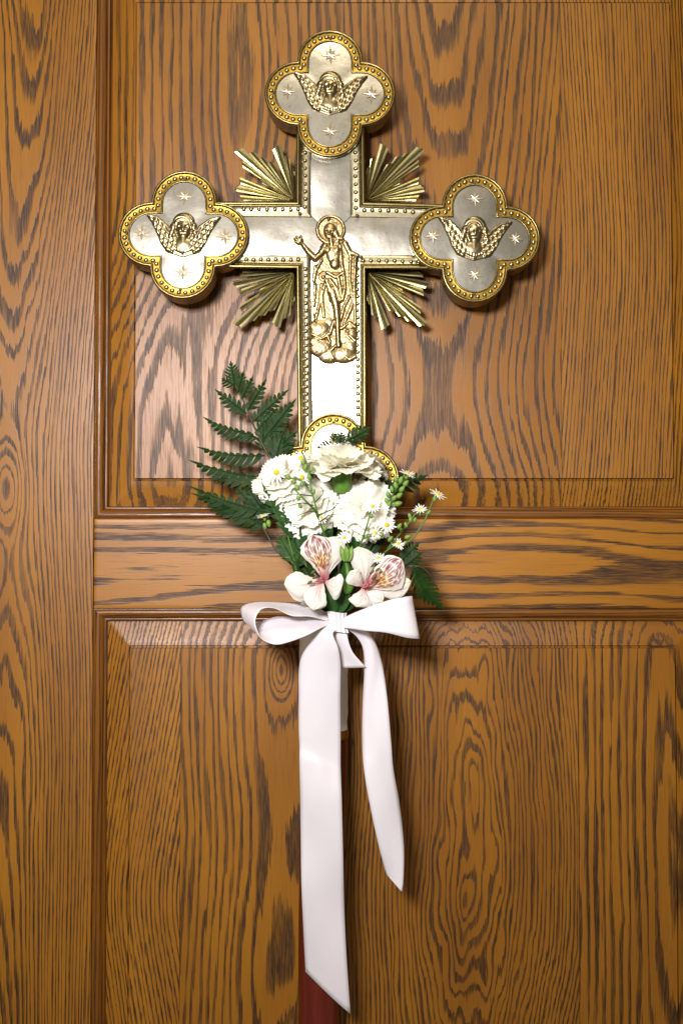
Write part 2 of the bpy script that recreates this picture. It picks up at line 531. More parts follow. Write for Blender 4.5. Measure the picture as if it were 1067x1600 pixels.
flat = lambda u, v: np.zeros_like(u) + 0.0
def eased(u0, u1, v0, v1):
    def f(u, v):
        e = np.minimum(np.minimum(u - u0, u1 - u), np.minimum(v - v0, v1 - v))
        return np.interp(e, [0, 0.6, 1.8], [1.2, 0.35, 0.0])
    return f
def frame_piece(name, u0, u1, v0, v1, ring, along, seed, label=None):
    us = [u0, u0 + 0.6, u0 + 1.8] + lines(u0 + 6, u1 - 6, 6) + [u1 - 1.8, u1 - 0.6, u1]
    vs = [v0, v0 + 0.6, v0 + 1.8] + lines(v0 + 6, v1 - 6, 6) + [v1 - 1.8, v1 - 0.6, v1]
    o = sheet(name, us, vs, eased(u0, u1, v0, v1), ring, along, M_WOOD, door, seed, 0.028)
    if label: o['label'] = label
    return o

g_st = grain([(-300, 40, 35), (0, 42, 60), (190, 36, 69.5), (300, 28, 75), (410, 18, 80.5), (520, 12, 86), (610, 12, 92), (680, 10, 96), (900, 12, 88), (1150, 8, 72), (1400, 0, 62), (2000, -20, 50)],
             5.6, 71, wob=0.7, knots=[(10, 760, 30, -17)])
frame_piece('stile', stile_l, stile_r - 0.5, -160, 1990, g_st, 'v', 21, 'left stile with a small knot and pointed grain')
g_sr = grain([(-300, 1160, 40), (900, 1150, 60), (2000, 1160, 40)], 6.0, 73)
frame_piece('stile', right_edge + 0.5, right_edge + 190, -160, 1990, g_sr, 'v', 22)
g_r1 = grain([(0, 905, 40), (140, 903, 46), (300, 898, 52), (400, 892, 57), (520, 890, 55), (640, 888, 47), (760, 884, 40), (900, 886, 45), (1000, 892, 50), (1100, 896, 46), (1300, 900, 36)],
             18, 83, wob=0.7, squash=0.95, fine=4)
frame_piece('rail', stile_r + 0.5, right_edge - 0.5, rail_t, rail_b, g_r1, 'u', 23)
g_r2 = grain([(0, -60, 60), (600, -80, 44), (1300, -60, 60)], 9, 85)
up_out = up_t - bw_b - mould + 6
frame_piece('rail', stile_r + 0.5, right_edge - 0.5, -160, up_out, g_r2, 'u', 24)
lo_out = lo_b + 46 + mould - 6
frame_piece('rail', stile_r + 0.5, right_edge - 0.5, lo_out, 1990, g_r2, 'u', 25)

# sticking: moulding strips between frame and panels, mitred at the corners
PROF = [(0, 0.8), (0.8, 3.2), (2.0, 3.0), (3.5, 1.6), (6.0, 0.9), (9.0, 1.3), (12, 3.0), (14.5, 5.6), (15.6, 8.4), (17.0, 8.0), (18.6, 8.6), (19.6, 10.5), (20.4, 15.0), (23, 16.5)]
def moulding(u0, v0, u1, v1, inw, m0, m1, seed):
    """strip from (u0,v0) to (u1,v1); inw = unit step towards the panel; m0/m1 = mitre directions along the strip"""
    n = 60
    verts, rg, g = [], [], []
    for k in range(n + 1):
        t = k / n
        for w, dp in PROF:
            lu = u0 + (u1 - u0) * t + inw[0] * w
            lv = v0 + (v1 - v0) * t + inw[1] * w
            if u0 == u1: lv = (v0 + m0 * w) * (1 - t) + (v1 + m1 * w) * t
            else: lu = (u0 + m0 * w) * (1 - t) + (u1 + m1 * w) * t
            verts.append(W(lu, lv, dp * S))
            al, ac = (lv, lu) if u0 == u1 else (lu, lv)
            rg.append(w / 5.2 + 0.9 * float(vnoise(w * 0.1, al * 0.006, seed)) + 0.002 * al)
            g.append((w * 1.3 + seed * 77, al + seed * 531, dp))
    m = len(PROF)
    faces = [(k * m + i, k * m + i + 1, (k + 1) * m + i + 1, (k + 1) * m + i) for k in range(n) for i in range(m - 1)]
    o = mk('moulding', verts, faces, M_MOULD, door, True, {'ring': ('FLOAT', rg), 'gv': ('FLOAT_VECTOR', g)})
    sharp_by_angle(o.data, 40)
    return o

def surround(l, r, t, b, seed):
    moulding(l, t, l, b, (1, 0), 1, -1, seed)
    moulding(r, t, r, b, (-1, 0), 1, -1, seed + 1)
    moulding(l, t, r, t, (0, 1), 1, -1, seed + 2)
    moulding(l, b, r, b, (0, -1), 1, -1, seed + 3)
surround(stile_r, right_edge, up_out, rail_t, 5)
surround(stile_r, right_edge, rail_b, lo_out, 15)

# ------------------------------------------------------------------ the cross
Y_BAND = -0.042
Y_FIN = -0.047
Y_BACK = -0.010
cross = empty('processional_cross', P(500, 1600, -0.03),
              'silver and brass lobed cross on a red pole, leaning against the door', 'cross')

def offset_poly(poly, d):
    n = len(poly); out = []
    for i in range(n):
        a, b, c = (np.array(poly[(i - 1) % n], float), np.array(poly[i], float), np.array(poly[(i + 1) % n], float))
        e1 = (b - a) / np.linalg.norm(b - a); e2 = (c - b) / np.linalg.norm(c - b)
        n1 = np.array([-e1[1], e1[0]]); n2 = np.array([-e2[1], e2[0]])
        p1 = a + n1 * d; p2 = b + n2 * d
        A = np.array([e1, -e2]).T
        t = np.linalg.solve(A, p2 - p1)
        out.append(p1 + e1 * t[0])
    return out

OUT = [(463, 190), (463, 315.5), (300, 314.5), (300, 417.5), (463, 419.5), (466, 745), (573, 745), (571.5, 420), (740, 421), (740, 320), (570, 316), (569, 190)]
# order so that the inside lies on the left of each edge in image coordinates (y down)
def inside_sign(poly):
    a = 0
    for i in range(len(poly)):
        x0, y0 = poly[i]; x1, y1 = poly[(i + 1) % len(poly)]
        a += x0 * y1 - x1 * y0
    return 1 if a > 0 else -1
if inside_sign(OUT) < 0: OUT = OUT[::-1]

un = unit(420, Y_BAND)
PROF_ARM = [(0, -14), (0, 0.2), (0.7, 1.7), (2.0, 2.6), (3.6, 2.6), (5.0, 1.6), (5.8, 0.3), (6.6, 0.1), (7.2, 0.7), (8.2, 0.8), (9, 0.0), (22.5, 0.0)]
def loft_poly(poly, prof, y0, mat, name, parent):
    rings = []
    for d, h in prof:
        rings.append([P(q[0], q[1], y0 - h * un) for q in offset_poly(poly, d)] if d else [P(q[0], q[1], y0 - h * un) for q in poly])
    v, f = [], []
    n = len(poly)
    for i in range(n):
        o = len(v)
        for r in rings: v += [r[i], r[(i + 1) % n]]
        for k in range(len(prof) - 1):
            f.append((o + 2 * k, o + 2 * k + 1, o + 2 * k + 3, o + 2 * k + 2))
    ob = mk(name, v, f, mat, parent)
    sharp_by_angle(ob.data, 50)
    return ob
rim = loft_poly(OUT, PROF_ARM[:9], Y_BAND, M_RIM, 'rim', cross)
loft_poly(OUT, [(8.0, 0.75), (9, 0.0), (15, -0.2), (22.5, 0.0), (24, -1.5)], Y_BAND, M_BAND, 'border_band', cross)
# dark wooden core behind the metal
inner = offset_poly(OUT, 1.2)
cv = [P(q[0], q[1], Y_BAND + 3 * un) for q in inner] + [P(q[0], q[1], Y_BACK) for q in inner]
cf = [(i, (i + 1) % 12, 12 + (i + 1) % 12, 12 + i) for i in range(12)] + [tuple(range(12)), tuple(range(23, 11, -1))]
mk('core', cv, cf, M_CORE, cross, False)

# plates of the four arms, mitred where they meet
CX, CY = 517.5, 368
def plate(a, b, half, axis, seed, tilt, curve, yaw=0.0):
    """plate along an arm from a (outer end) to the crossing"""
    nA, nB = 26, 12
    v, f = [], []
    for i in range(nA + 1):
        t = i / nA
        s = a + (b - a) * t
        dist = abs(b - s)
        hw = half if dist > half else max(dist, 0.02)
        hw -= 0.35 if dist < half + 1 else 0
        for j in range(nB + 1):
            q = (j / nB * 2 - 1) * max(hw, 0.02)
            px, py = (CX + q, s) if axis == 'v' else (s, CY + q)
            h = 0.3 + 1.5 * float(vnoise(px * 0.022, py * 0.022, seed)) + 0.8 * float(vnoise(px * 0.05, py * 0.05, seed + 2)) \
                + tilt * (dist / abs(b - a) - 0.5) + curve * ((q / half) ** 2) + yaw * (q / half)
            v.append(P(px, py, Y_BAND - h * un))
    for i in range(nA):
        for j in range(nB):
            o = i * (nB + 1) + j
            f.append((o, o + 1, o + nB + 2, o + nB + 1))
    return mk('plate', v, f, M_SILVER, cross)
plate(205, CY, 31.8, 'v', 4, 0.0, -0.8)
plate(310, CX, 31.0, 'h', 5, 0.4, -0.8, 1.0)
plate(725, CX, 31.0, 'h', 6, 0.4, -0.8, 1.0)
plate(735, CY, 32.0, 'v', 8, -1.0, -0.3, 1.3)

# studs along the borders of the arms
sb = MB()
def stud_row(x0, y0, x1, y1, n, r=3.7):
    for k in range(n):
        t = k / (n - 1)
        x = x0 + (x1 - x0) * t + random.uniform(-.5, .5); y = y0 + (y1 - y0) * t + random.uniform(-.5, .5)
        sb.add(*dome(P(x, y, Y_BAND + 0.0001), r * un * random.uniform(.9, 1.05), 3.3 * un))
stud_row(477, 239, 477, 323, 8); stud_row(555.5, 239, 556, 325, 8)
stud_row(381, 327, 466, 327.5, 8); stud_row(569, 328, 645, 331, 7)
stud_row(385, 405.5, 466, 406, 8); stud_row(567, 407, 654, 409, 8)
stud_row(477.5, 420, 478.5, 648, 22); stud_row(558, 420, 559.5, 648, 22)
o = mk('stud_rows', sb.v, sb.f, M_STUD, cross); o['kind'] = 'stuff'

nail_me = None
def nail(px, py, y, parent, r=2.6):
    v, f = dome(P(px, py, y), r * un, 1.8 * un, 8, 3)
    return mk('nail', v, f, M_NAIL, parent)

# quatrefoil ends ------------------------------------------------
def quatre(s, nc=14, c=50.0):
    pts = []
    for k in range(4):
        th = math.pi / 2 * k          # lobe direction
        loc = [(-s, max(s, 0))] if s <= c else [(-s, c)]
        loc = [(-s, s)] + [(-s, s + (c - s) * q) for q in (0.5, 1.0)]
        loc += [(-s * math.cos(math.pi * i / nc), c + s * math.sin(math.pi * i / nc)) for i in range(1, nc)]
        loc += [(s, s + (c - s) * q) for q in (1.0, 0.5)]
        for x, z in loc:
            # lobes go round clockwise from the top
            pts.append((x * math.cos(-th) - z * math.sin(-th), x * math.sin(-th) + z * math.cos(-th)))
    return pts

def quatre_loft(prof, fill=None):
    v, f = [], []
    m = len(quatre(40))
    for s, h in prof:
        for x, z in quatre(s): v.append((x, -h, z))
    for k in range(len(prof) - 1):
        for i in range(m):
            a, b = k * m + i, k * m + (i + 1) % m
            f.append((a, b, b + m, a + m))
    return v, f

def scaled(v, s): return [(x * s, y * s, z * s) for x, y, z in v]
unf = unit(350, Y_FIN)
body_me = None
def fin_meshes():
    v, f = quatre_loft([(48.5, -42), (49.3, -10), (50.0, -5), (50.5, -2.0), (50.4, -0.2), (49.8, 1.2), (48.6, 2.0), (47.2, 1.8), (46.2, 0.6), (45.6, -0.8), (45.2, -1.0)])
    body = mesh_from('finial', scaled(v, unf), f, [M_RIM, M_SIDE])
    mq = len(quatre(40))
    body.polygons.foreach_set('material_index', [1] * (2 * mq) + [0] * (len(f) - 2 * mq))
    v, f = quatre_loft([(45.3, -1.0), (43.5, -1.3), (38, -1.3), (35.4, -1.0)])
    band = mesh_from('gold_band', scaled(v, unf), f, M_GOLD)
    v, f = quatre_loft([(35.5, -1.0), (35.0, 0.0), (34.2, 0.8), (33.2, 0.7), (32.5, -0.2), (32.2, -1.2)])
    bead = mesh_from('inner_bead', scaled(v, unf), f, M_RIM)
    # silver field
    q = quatre(32.4); m = len(q)
    v, f = [], []
    levels = [1.0, 0.93, 0.8, 0.6, 0.4, 0.2]
    for t in levels:
        for x, z in q:
            v.append((x * t, 1.2 - 1.0 * (1 - t ** 2) - 0.7 * float(vnoise(x * t * .05 + 9, z * t * .05 + 4, 3)), z * t))
    v.append((0, 0.1, 0))
    for k in range(len(levels) - 1):
        for i in range(m):
            a, b = k * m + i, k * m + (i + 1) % m
            f.append((a, b, b + m, a + m))
    o = (len(levels) - 1) * m
    for i in range(m): f.append((o + i, o + (i + 1) % m, len(v) - 1))
    field = mesh_from('silver_field', scaled(v, unf), f, M_SILVER)
    # studs
    q = quatre(40.4, 40); q.append(q[0])
    acc = [0]
    for i in range(len(q) - 1): acc.append(acc[-1] + math.dist(q[i], q[i + 1]))
    nst = 56
    mb = MB()
    for k in range(nst):
        L = acc[-1] * (k + 0.5) / nst
        i = max(j for j in range(len(acc)) if acc[j] <= L)
        t = (L - acc[i]) / max(1e-6, acc[i + 1] - acc[i])
        x = q[i][0] + (q[i + 1][0] - q[i][0]) * t; z = q[i][1] + (q[i + 1][1] - q[i][1]) * t
        x += random.uniform(-.4, .4); z += random.uniform(-.4, .4)
        mb.add(*dome((x, 1.3, z), 3.9 * random.uniform(.92, 1.06), 3.0))
    studs = mesh_from('stud_border', scaled(mb.v, unf), mb.f, M_STUD)
    # eight-pointed star, raised to a point
    v, f = [], []
    for grow, h0, h1 in ((2.1, 0.15, 0.05), (0.0, -0.8, 0.0)):  # wider dark star underneath paints the shade along the engraved outline
        o = len(v)
        v.append((0, h0, 0))
        for k in range(16):
            a = math.pi / 8 * k
            r = (13.0 if k % 4 == 0 else (8.6 if k % 2 == 0 else 3.3)) + grow * (.7 if k % 2 == 0 else 1)
            v.append((r * math.sin(a), h1, r * math.cos(a)))
        f += [(o, o + 1 + k, o + 1 + (k + 1) % 16) for k in range(16)]
    star = mesh_from('star', scaled(v, unf), f, [M_SIDE, M_STARFACE], False)
    star.polygons.foreach_set('material_index', [0] * 16 + [1] * 16)
    v, f = dome((0, 0, 0), 2.7, 2.2, 8, 3)
    nl = mesh_from('nail', scaled(v, unf), f, M_NAIL)
    return body, band, bead, field, studs, star, nl

# relief: heights over a grid, cut to its outline
def relief(name, x0, x1, z0, z1, step, hfun, mat, base=0.0, scale=1.0):
    xs = np.arange(x0, x1 + step / 2, step); zs = np.arange(z0, z1 + step / 2, step)
    X, Z = np.meshgrid(xs, zs)
    H = hfun(X, Z)
    ok = H > 0.02
    nz, nx = X.shape
    idx = -np.ones(X.shape, int)
    v, f = [], []
    # keep one rim of vertices at height zero
    near = ok.copy()
    near[1:] |= ok[:-1]; near[:-1] |= ok[1:]; near[:, 1:] |= ok[:, :-1]; near[:, :-1] |= ok[:, 1:]
    n2 = near.copy()
    n2[1:] |= near[:-1]; n2[:-1] |= near[1:]
    near = n2
    for j in range(nz):
        for i in range(nx):
            if near[j, i]:
                idx[j, i] = len(v)
                v.append((X[j, i], -(base + max(H[j, i], -0.6)), Z[j, i]))
    for j in range(nz - 1):
        for i in range(nx - 1):
            q = (idx[j, i], idx[j, i + 1], idx[j + 1, i + 1], idx[j + 1, i])
            if min(q) >= 0: f.append(q)
    return mesh_from(name, scaled(v, scale), f, mat)

def ell(X, Z, cx, cz, rx, rz, h, rot=0.0, floor=-9.0):
    c, s = math.cos(rot), math.sin(rot)
    x = (X - cx) * c + (Z - cz) * s; z = -(X - cx) * s + (Z - cz) * c
    q = 1 - (x / rx) ** 2 - (z / rz) ** 2
    return np.where(q > 0, h * np.sqrt(np.maximum(q, 0)), floor)

def seg_d(X, Z, a, b):
    ax, az = a; bx, bz = b
    L2 = (bx - ax) ** 2 + (bz - az) ** 2 + 1e-9
    t = np.clip(((X - ax) * (bx - ax) + (Z - az) * (bz - az)) / L2, 0, 1)
    return np.hypot(X - ax - t * (bx - ax), Z - az - t * (bz - az)), t

def cap(X, Z, pts, r, h, base=0.0):
    """rounded ridge along a polyline; r and base may be lists per point"""
    out = np.full(X.shape, -9.0)
    rs = r if hasattr(r, '__len__') else [r] * len(pts)
    for k in range(len(pts) - 1):
        d, t = seg_d(X, Z, pts[k], pts[k + 1])
        rr = rs[k] + (rs[k + 1] - rs[k]) * t
        q = 1 - (d / rr) ** 2
        out = np.maximum(out, np.where(q > 0, base + h * np.sqrt(np.maximum(q, 0)), -9))
    return out

def poly_mask(X, Z, poly):
    ins = np.zeros(X.shape, bool)
    n = len(poly)
    for i in range(n):
        x0, z0 = poly[i]; x1, z1 = poly[(i + 1) % n]
        if z0 == z1: continue
        c = ((z0 > Z) != (z1 > Z)) & (X < (x1 - x0) * (Z - z0) / (z1 - z0) + x0)
        ins ^= c
    return ins

def poly_h(X, Z, poly, h, edge=3.0):
    ins = poly_mask(X, Z, poly)
    d = np.full(X.shape, 1e9)
    for i in range(len(poly)):
        dd, _ = seg_d(X, Z, poly[i], poly[(i + 1) % len(poly)])
        d = np.minimum(d, dd)
    q = np.clip(d / edge, 0, 1)
    return np.where(ins, h * np.sqrt(1 - (1 - q) ** 2), -9.0)

def cherub_h(X, Z):
    mx = np.maximum
    H = np.full(X.shape, -9.0)
    # backing crescent below the wings
    H = mx(H, poly_h(X, Z, [(-36, 2), (-28, -18), (-16, -30), (0, -35), (16, -30), (28, -18), (36, 2), (20, 6), (-20, 6)], 0.8, 2))
    for sx, dz in ((-1, 1.0), (1, -1.5)):
        w = [(sx * 57, 29 + dz), (sx * 44, 26 + dz), (sx * 34, 22 + dz), (sx * 24, 13), (sx * 12, 4), (sx * 8, -16), (sx * 16, -30), (sx * 26, -26), (sx * 34, -14), (sx * 41, 2), (sx * 49, 18 + dz)]
        b = poly_h(X, Z, w, 2.3, 4)
        # feathers: rows of scallops near the shoulder, long quills to the edge
        along = (X * sx - 10) * 0.72 + (Z + 20) * 0.70
        across = (X * sx - 30) * 0.70 - (Z - 0) * 0.72
        rows = 0.9 * np.abs(np.sin(across * 0.42 + 0.25 * np.sin(along * 0.5))) + 0.8 * np.abs(np.sin(along * 0.36 + 1.2 * np.floor(across / 7.5) + 0.05 * across))
        b = np.where(b > 0, b * 0.6 + rows * np.clip(b / 1.5, 0, 1), b)
        H = mx(H, b)
        H = mx(H, cap(X, Z, [(sx * 55, 29 + dz), (sx * 40, 25 + dz), (sx * 25, 12), (sx * 18, 0)], [1.2, 1.8, 2.4, 2.6], 1.6, 1.6))
    # bust with a ruffled collar
    H = mx(H, ell(X, Z, 0, -15, 15, 12, 4.0))
    for a in range(-4, 5):
        H = mx(H, ell(X, Z, a * 4.2, -25 + abs(a) * 1.3, 2.8, 6.0, 2.8 + 0.4 * math.sin(a * 5), rot=-a * 0.16))
    H = mx(H, cap(X, Z, [(0, -2), (0, -14)], 6.5, 4.2))
    # hair, face
    hair = ell(X, Z, 0, 18, 17, 16.5, 4.6)
    hair = np.where(hair > 0, hair + 0.5 * np.sin(np.hypot(X, Z - 14) * 1.5 + 0.4 * X) * np.clip(hair / 3, 0, 1), hair)
    H = mx(H, hair)
    for sx in (-1, 1):
        for q in ((15.5, 12, 5.0, 7), (17.5, 4, 5.2, 5.4), (19.5, -2.5, 4.6, 4.4)):
            H = mx(H, ell(X, Z, sx * q[0], q[1], q[2], q[3], 4.2))
    face = ell(X, Z, 0, 8.5, 12, 14.5, 6.6)
    H = mx(H, face)
    H = H + 1.9 * np.exp(-((X / 2.0) ** 2 + ((Z - 7) / 3.8) ** 2))               # nose
    for sx in (-1, 1):
        H = H - 2.2 * np.exp(-(((X - sx * 4.6) / 2.8) ** 2 + ((Z - 11) / 1.9) ** 2))
        H = H + 0.7 * np.exp(-(((X - sx * 4.6) / 1.7) ** 2 + ((Z - 10.6) / 0.9) ** 2))
        H = H + 0.9 * np.exp(-(((X - sx * 5.5) / 3.0) ** 2 + ((Z - 4.5) / 3.0) ** 2))
    H = H - 1.5 * np.exp(-((X / 3.6) ** 2 + ((Z - 1.6) / 0.7) ** 2))
    H = H + 0.6 * np.exp(-((X / 2.6) ** 2 + ((Z + 0.2) / 0.9) ** 2))
    H = H - 1.0 * np.exp(-((X / 14) ** 2 + ((Z - 20) / 0.8) ** 2))
    return H
cherub_me = relief('cherub', -60, 60, -38, 38, 1.0, cherub_h, M_CHERUB, 0.0, unf)
FM = fin_meshes()
TILT = 0.012
for i, (px, py, rot, lab) in enumerate([(515.5, 146, 0.004, 'top finial of the cross'), (287, 366.5, 0.012, 'finial at the left arm end'),
                                        (741.5, 372, 0.010, 'finial at the right arm end'), (521, 748, 0.0, 'bottom finial half hidden by flowers')]):
    c = P(px, py, Y_FIN)
    sc = 1.02
    M = Matrix.Translation(c) @ Matrix.Rotation(rot, 4, 'Y') @ Matrix.Rotation((-0.036, -0.052, -0.034, 0.0)[i], 4, 'X') @ Matrix.Diagonal((sc, 1, sc, 1))
    fin = inst('finial', FM[0], M, cross)
    fin['label'] = lab
    def sub(name, me, x, z, y=0.0, r=0.0, s=1.0):
        o = bpy.data.objects.new(name, me); col.objects.link(o)
        o.parent = fin
        o.location = (x * unf, y * unf, z * unf)
        o.rotation_euler = (0, r, 0); o.scale = (s, 1, s)
        return o
    sub('gold_band', FM[1], 0, 0); sub('inner_bead', FM[2], 0, 0); sub('silver_field', FM[3], 0, 0)
    sub('stud_border', FM[4], 0, 0)['kind'] = 'stuff'
    for (sx, sz) in ((0, 61), (-64, 3), (63, -1), (0, -58)):
        sub('star', FM[5], sx + random.uniform(-1, 1), sz + random.uniform(-1, 1), 0.0, random.uniform(-.12, .12), random.uniform(.95, 1.08))
    ch = sub('cherub', cherub_me, random.uniform(-.5, .5), random.uniform(-1, 1), -0.1, random.uniform(-.04, .04))
    for (nx, nz, ny) in ((0, 86, 0.9), (-87, 1, 0.9), (86, -3, 0.9), (-2, -87, 0.9), (-44, 24, -2.6), (50, 22, -2.6), (0, -30, -3.0)):
        sub('nail', FM[6], nx + random.uniform(-1.5, 1.5), nz + random.uniform(-1.5, 1.5), ny)

# rays in the four corners -----------------------------------------
RAYS = [(-5, 155, 7, 12), (-37, 225, 10, 11), (-90, 273, 15, -6), (-118, 190, 9, 10), (-165, 222, 9, 10), (-208, 243, 9, 8), (-277, 265, 14, 8), (-262, 185, 9, -9),
        (-168, 98, 9, -9), (-265, 104, 10, -8), (-293, 66, 12, 6), (-258, 14, 9, -10)]
def ray_cluster(ox, oy, fx, fy, y0, seed, stretch):
    cl = empty('ray_cluster', P(ox, oy, y0), parent=cross)
    r_ = random.Random(seed)
    k = 1 / 3.233 * stretch
    prev = None
    # directions from the vertical round to the horizontal
    tips = [(a * k * r_.uniform(.97, 1.03), b * k * r_.uniform(.97, 1.03), w, s) for a, b, w, s in RAYS]
    for n, (a, b, w, s) in enumerate(tips):
        L = math.hypot(a, b); dx, dz = a / L, b / L
        hw = w * 0.50 * (L / 88 if L < 70 else 1)
        px_, pz_ = -dz, dx
        y = y0 + (n % 3) * 0.0009
        pts = []
        start = 4
        ns = 4
        for q in range(ns + 1):
            t = q / ns
            d = start + (L - start) * t
            wd = 0.5 + (hw - 0.5) * t
            for e in (-1, -0.45, 0, 0.45, 1):
                dd = d + (e * s * 0.35 if q == ns else 0) + (2.5 if (q == ns and e == 0) else 0)
                hgt = {-1: 0, -0.45: 0.7, 0: 2.4, 0.45: 0.7, 1: 0}[e] * (0.4 + 0.6 * t)
                X = (dx * dd + px_ * wd * e) * fx; Zz = (dz * dd + pz_ * wd * e) * fy
                bend = 5 * t * t * un
                pts.append(P(ox - X * -1, oy - Zz, y - hgt * un - bend))
        m = 5
        f = [(q * m + e, q * m + e + 1, (q + 1) * m + e + 1, (q + 1) * m + e) for q in range(ns) for e in range(m - 1)]
        nv = len(pts)
        pts += [(p[0], p[1] + 1.6 * un, p[2]) for p in pts]
        f += [tuple(nv + i for i in ff[::-1]) for ff in list(f)]
        edge = [q * m for q in range(ns + 1)] + [ns * m + e for e in range(1, m)] + [q * m + m - 1 for q in range(ns - 1, -1, -1)]
        f += [(edge[i], edge[i + 1], nv + edge[i + 1], nv + edge[i]) for i in range(len(edge) - 1)]
        mk('ray', pts, f, M_RAY, cl, False)
    return cl
ray_cluster(460, 314, 1, 1, -0.026, 1, 1.0)['label'] = 'fan of brass rays above the left arm'
ray_cluster(572, 314, -1, 1, -0.026, 2, 1.0)['label'] = 'fan of brass rays above the right arm'
ray_cluster(460, 424, 1, -1, -0.026, 3, 1.02)['label'] = 'fan of brass rays below the left arm'
ray_cluster(574, 424, -1, -1, -0.026, 4, 1.04)['label'] = 'fan of brass rays below the right arm'

# embossed figure ---------------------------------------------------
def zf(x, y):     # close-up coordinates to local px about the figure's middle, z up
    return ((x / 5.517 + 430) - 513, 452 - (y / 5.517 + 300))
def fig_h(X, Z):
    mx = np.maximum
    k = 1 / 5.517
    H = np.full(X.shape, -9.0)
    E = lambda x, y, rx, ry, h, rot=0.0: ell(X, Z, *zf(x, y), rx * k, ry * k, h, rot)
    C = lambda pts, r, h, base=0.0: cap(X, Z, [zf(*p) for p in pts], [q * k for q in r] if hasattr(r, '__len__') else r * k, h, base)
    G = lambda poly, h, e=2.5: poly_h(X, Z, [zf(*p) for p in poly], h, e)
    # halo
    hx, hz = zf(477, 322)
    d = np.hypot(X - hx, Z - hz)
    H = mx(H, np.where(d < 23, 0.9 + 0.25 * np.sin(np.arctan2(Z - hz, X - hx) * 40), -9))
    H = mx(H, np.where(np.abs(d - 20.8) < 2.3, 0.9 + 1.5 * np.sqrt(np.maximum(0, 1 - ((d - 20.8) / 2.3) ** 2)), -9))
    # cloak behind the body
    H = mx(H, G([(420, 470), (590, 430), (630, 520), (715, 545), (706, 760), (700, 1180), (560, 1180), (330, 1110), (325, 985), (335, 800), (318, 760), (340, 640), (400, 590)], 1.5, 2))
    folds = [[(600, 450), (650, 560), (640, 760), (670, 950), (600, 1120)], [(690, 560), (680, 800), (690, 1130)], [(560, 460), (575, 640), (600, 760)],
             [(345, 640), (330, 760)], [(400, 590), (350, 680), (335, 770)], [(345, 810), (335, 980)], [(400, 800), (385, 960), (350, 1100)], [(440, 760), (400, 900), (420, 1080)],
             [(640, 900), (590, 1000), (560, 1120)], [(660, 1000), (590, 1140)], [(540, 440), (520, 520)]]
    for i, fl in enumerate(folds): H = mx(H, C(fl, 13, 1.6, 1.3))
    H = mx(H, C([(600, 440), (640, 520), (710, 548)], [26, 24, 16], 2.4, 0.8))
    # clouds
    for (x, y, rx, ry, h) in ((390, 1185, 92, 88, 3.6), (330, 1160, 40, 45, 3.0), (640, 1150, 72, 56, 3.0), (660, 1235, 50, 60, 3.0), (400, 1345, 104, 82, 3.8), (350, 1290, 60, 50, 3.2), (470, 1410, 100, 70, 3.2),
                              (590, 1400, 108, 82, 3.4), (650, 1330, 52, 80, 2.8), (600, 1270, 90, 66, 2.6), (520, 1300, 90, 80, 2.2), (560, 1210, 80, 60, 2.0), (460, 1120, 60, 50, 2.2)):
        H = mx(H, E(x, y, rx, ry, h))
    for fl in ([(320, 1230), (400, 1270), (470, 1230)], [(500, 1440), (470, 1380), (520, 1330)], [(570, 1180), (640, 1130), (690, 1170)], [(560, 1380), (640, 1450), (690, 1420)], [(640, 1240), (690, 1290)]):
        H = mx(H, C(fl, 14, 1.5, 2.0))
    # torso
    H = mx(H, E(505, 530, 76, 115, 4.0, 0.15)); H = mx(H, E(455, 500, 40, 42, 4.5)); H = mx(H, E(528, 505, 42, 44, 4.5)); H = mx(H, E(515, 615, 50, 62, 4.6))
    H = mx(H, C([(480, 400), (487, 460)], [22, 28], 4.0))
    # raised arm
    H = mx(H, C([(430, 470), (395, 530), (345, 572)], [36, 31, 28], 4.2)); H = mx(H, C([(345, 572), (290, 520), (240, 455)], [28, 25, 17], 4.0))
    H = mx(H, E(213, 420, 30, 34, 3.4, 0.6)); H = mx(H, C([(215, 425), (185, 385)], [13, 8], 3.4)); H = mx(H, C([(205, 430), (168, 400)], [11, 7], 3.0)); H = mx(H, C([(225, 410), (220, 378)], [10, 7], 3.0))
    H = mx(H, C([(200, 440), (172, 425)], [10, 6], 2.8))
    # cloth at the waist, knot
    H = mx(H, G([(440, 690), (590, 690), (600, 800), (575, 960), (520, 985), (460, 950), (450, 850)], 3.0, 4))
    for fl in ([(450, 700), (520, 740), (590, 700)], [(470, 760), (530, 840), (560, 940)], [(540, 730), (560, 830), (570, 900)], [(460, 800), (500, 900), (520, 960)], [(590, 730), (600, 830), (580, 930)], [(440, 760), (470, 860)]):
        H = mx(H, C(fl, 15, 1.7, 3.0))
    H = mx(H, E(415, 730, 46, 50, 4.0))
    H = H - 1.3 * np.exp(-((np.hypot(X - zf(415, 735)[0], Z - zf(415, 735)[1]) - 4.0) / 1.3) ** 2)
    # legs
    H = mx(H, C([(495, 860), (525, 985)], [52, 36], 5.0)); H = mx(H, C([(525, 985), (535, 1080), (540, 1250)], [34, 33, 20], 4.8)); H = mx(H, C([(541, 1250), (545, 1330)], [20, 29], 4.8))
    H = mx(H, C([(505, 1120), (470, 1225)], [24, 20], 3.6)); H = mx(H, C([(470, 1225), (445, 1235), (475, 1300)], [20, 20, 13], 3.8))
    # head
    H = mx(H, E(472, 338, 58, 76, 3.6)); H = mx(H, C([(520, 350), (540, 400), (580, 405)], [26, 22, 14], 3.0)); H = mx(H, E(466, 358, 42, 60, 4.4))
    fx, fz = zf(464, 360)
    H = H + 0.9 * np.exp(-(((X - fx) / 1.0) ** 2 + ((Z - fz + .3) / 2.0) ** 2))
    for sx in (-1, 1): H = H - 1.2 * np.exp(-(((X - fx - sx * 2.9) / 1.7) ** 2 + ((Z - fz - 1.8) / 1.1) ** 2))
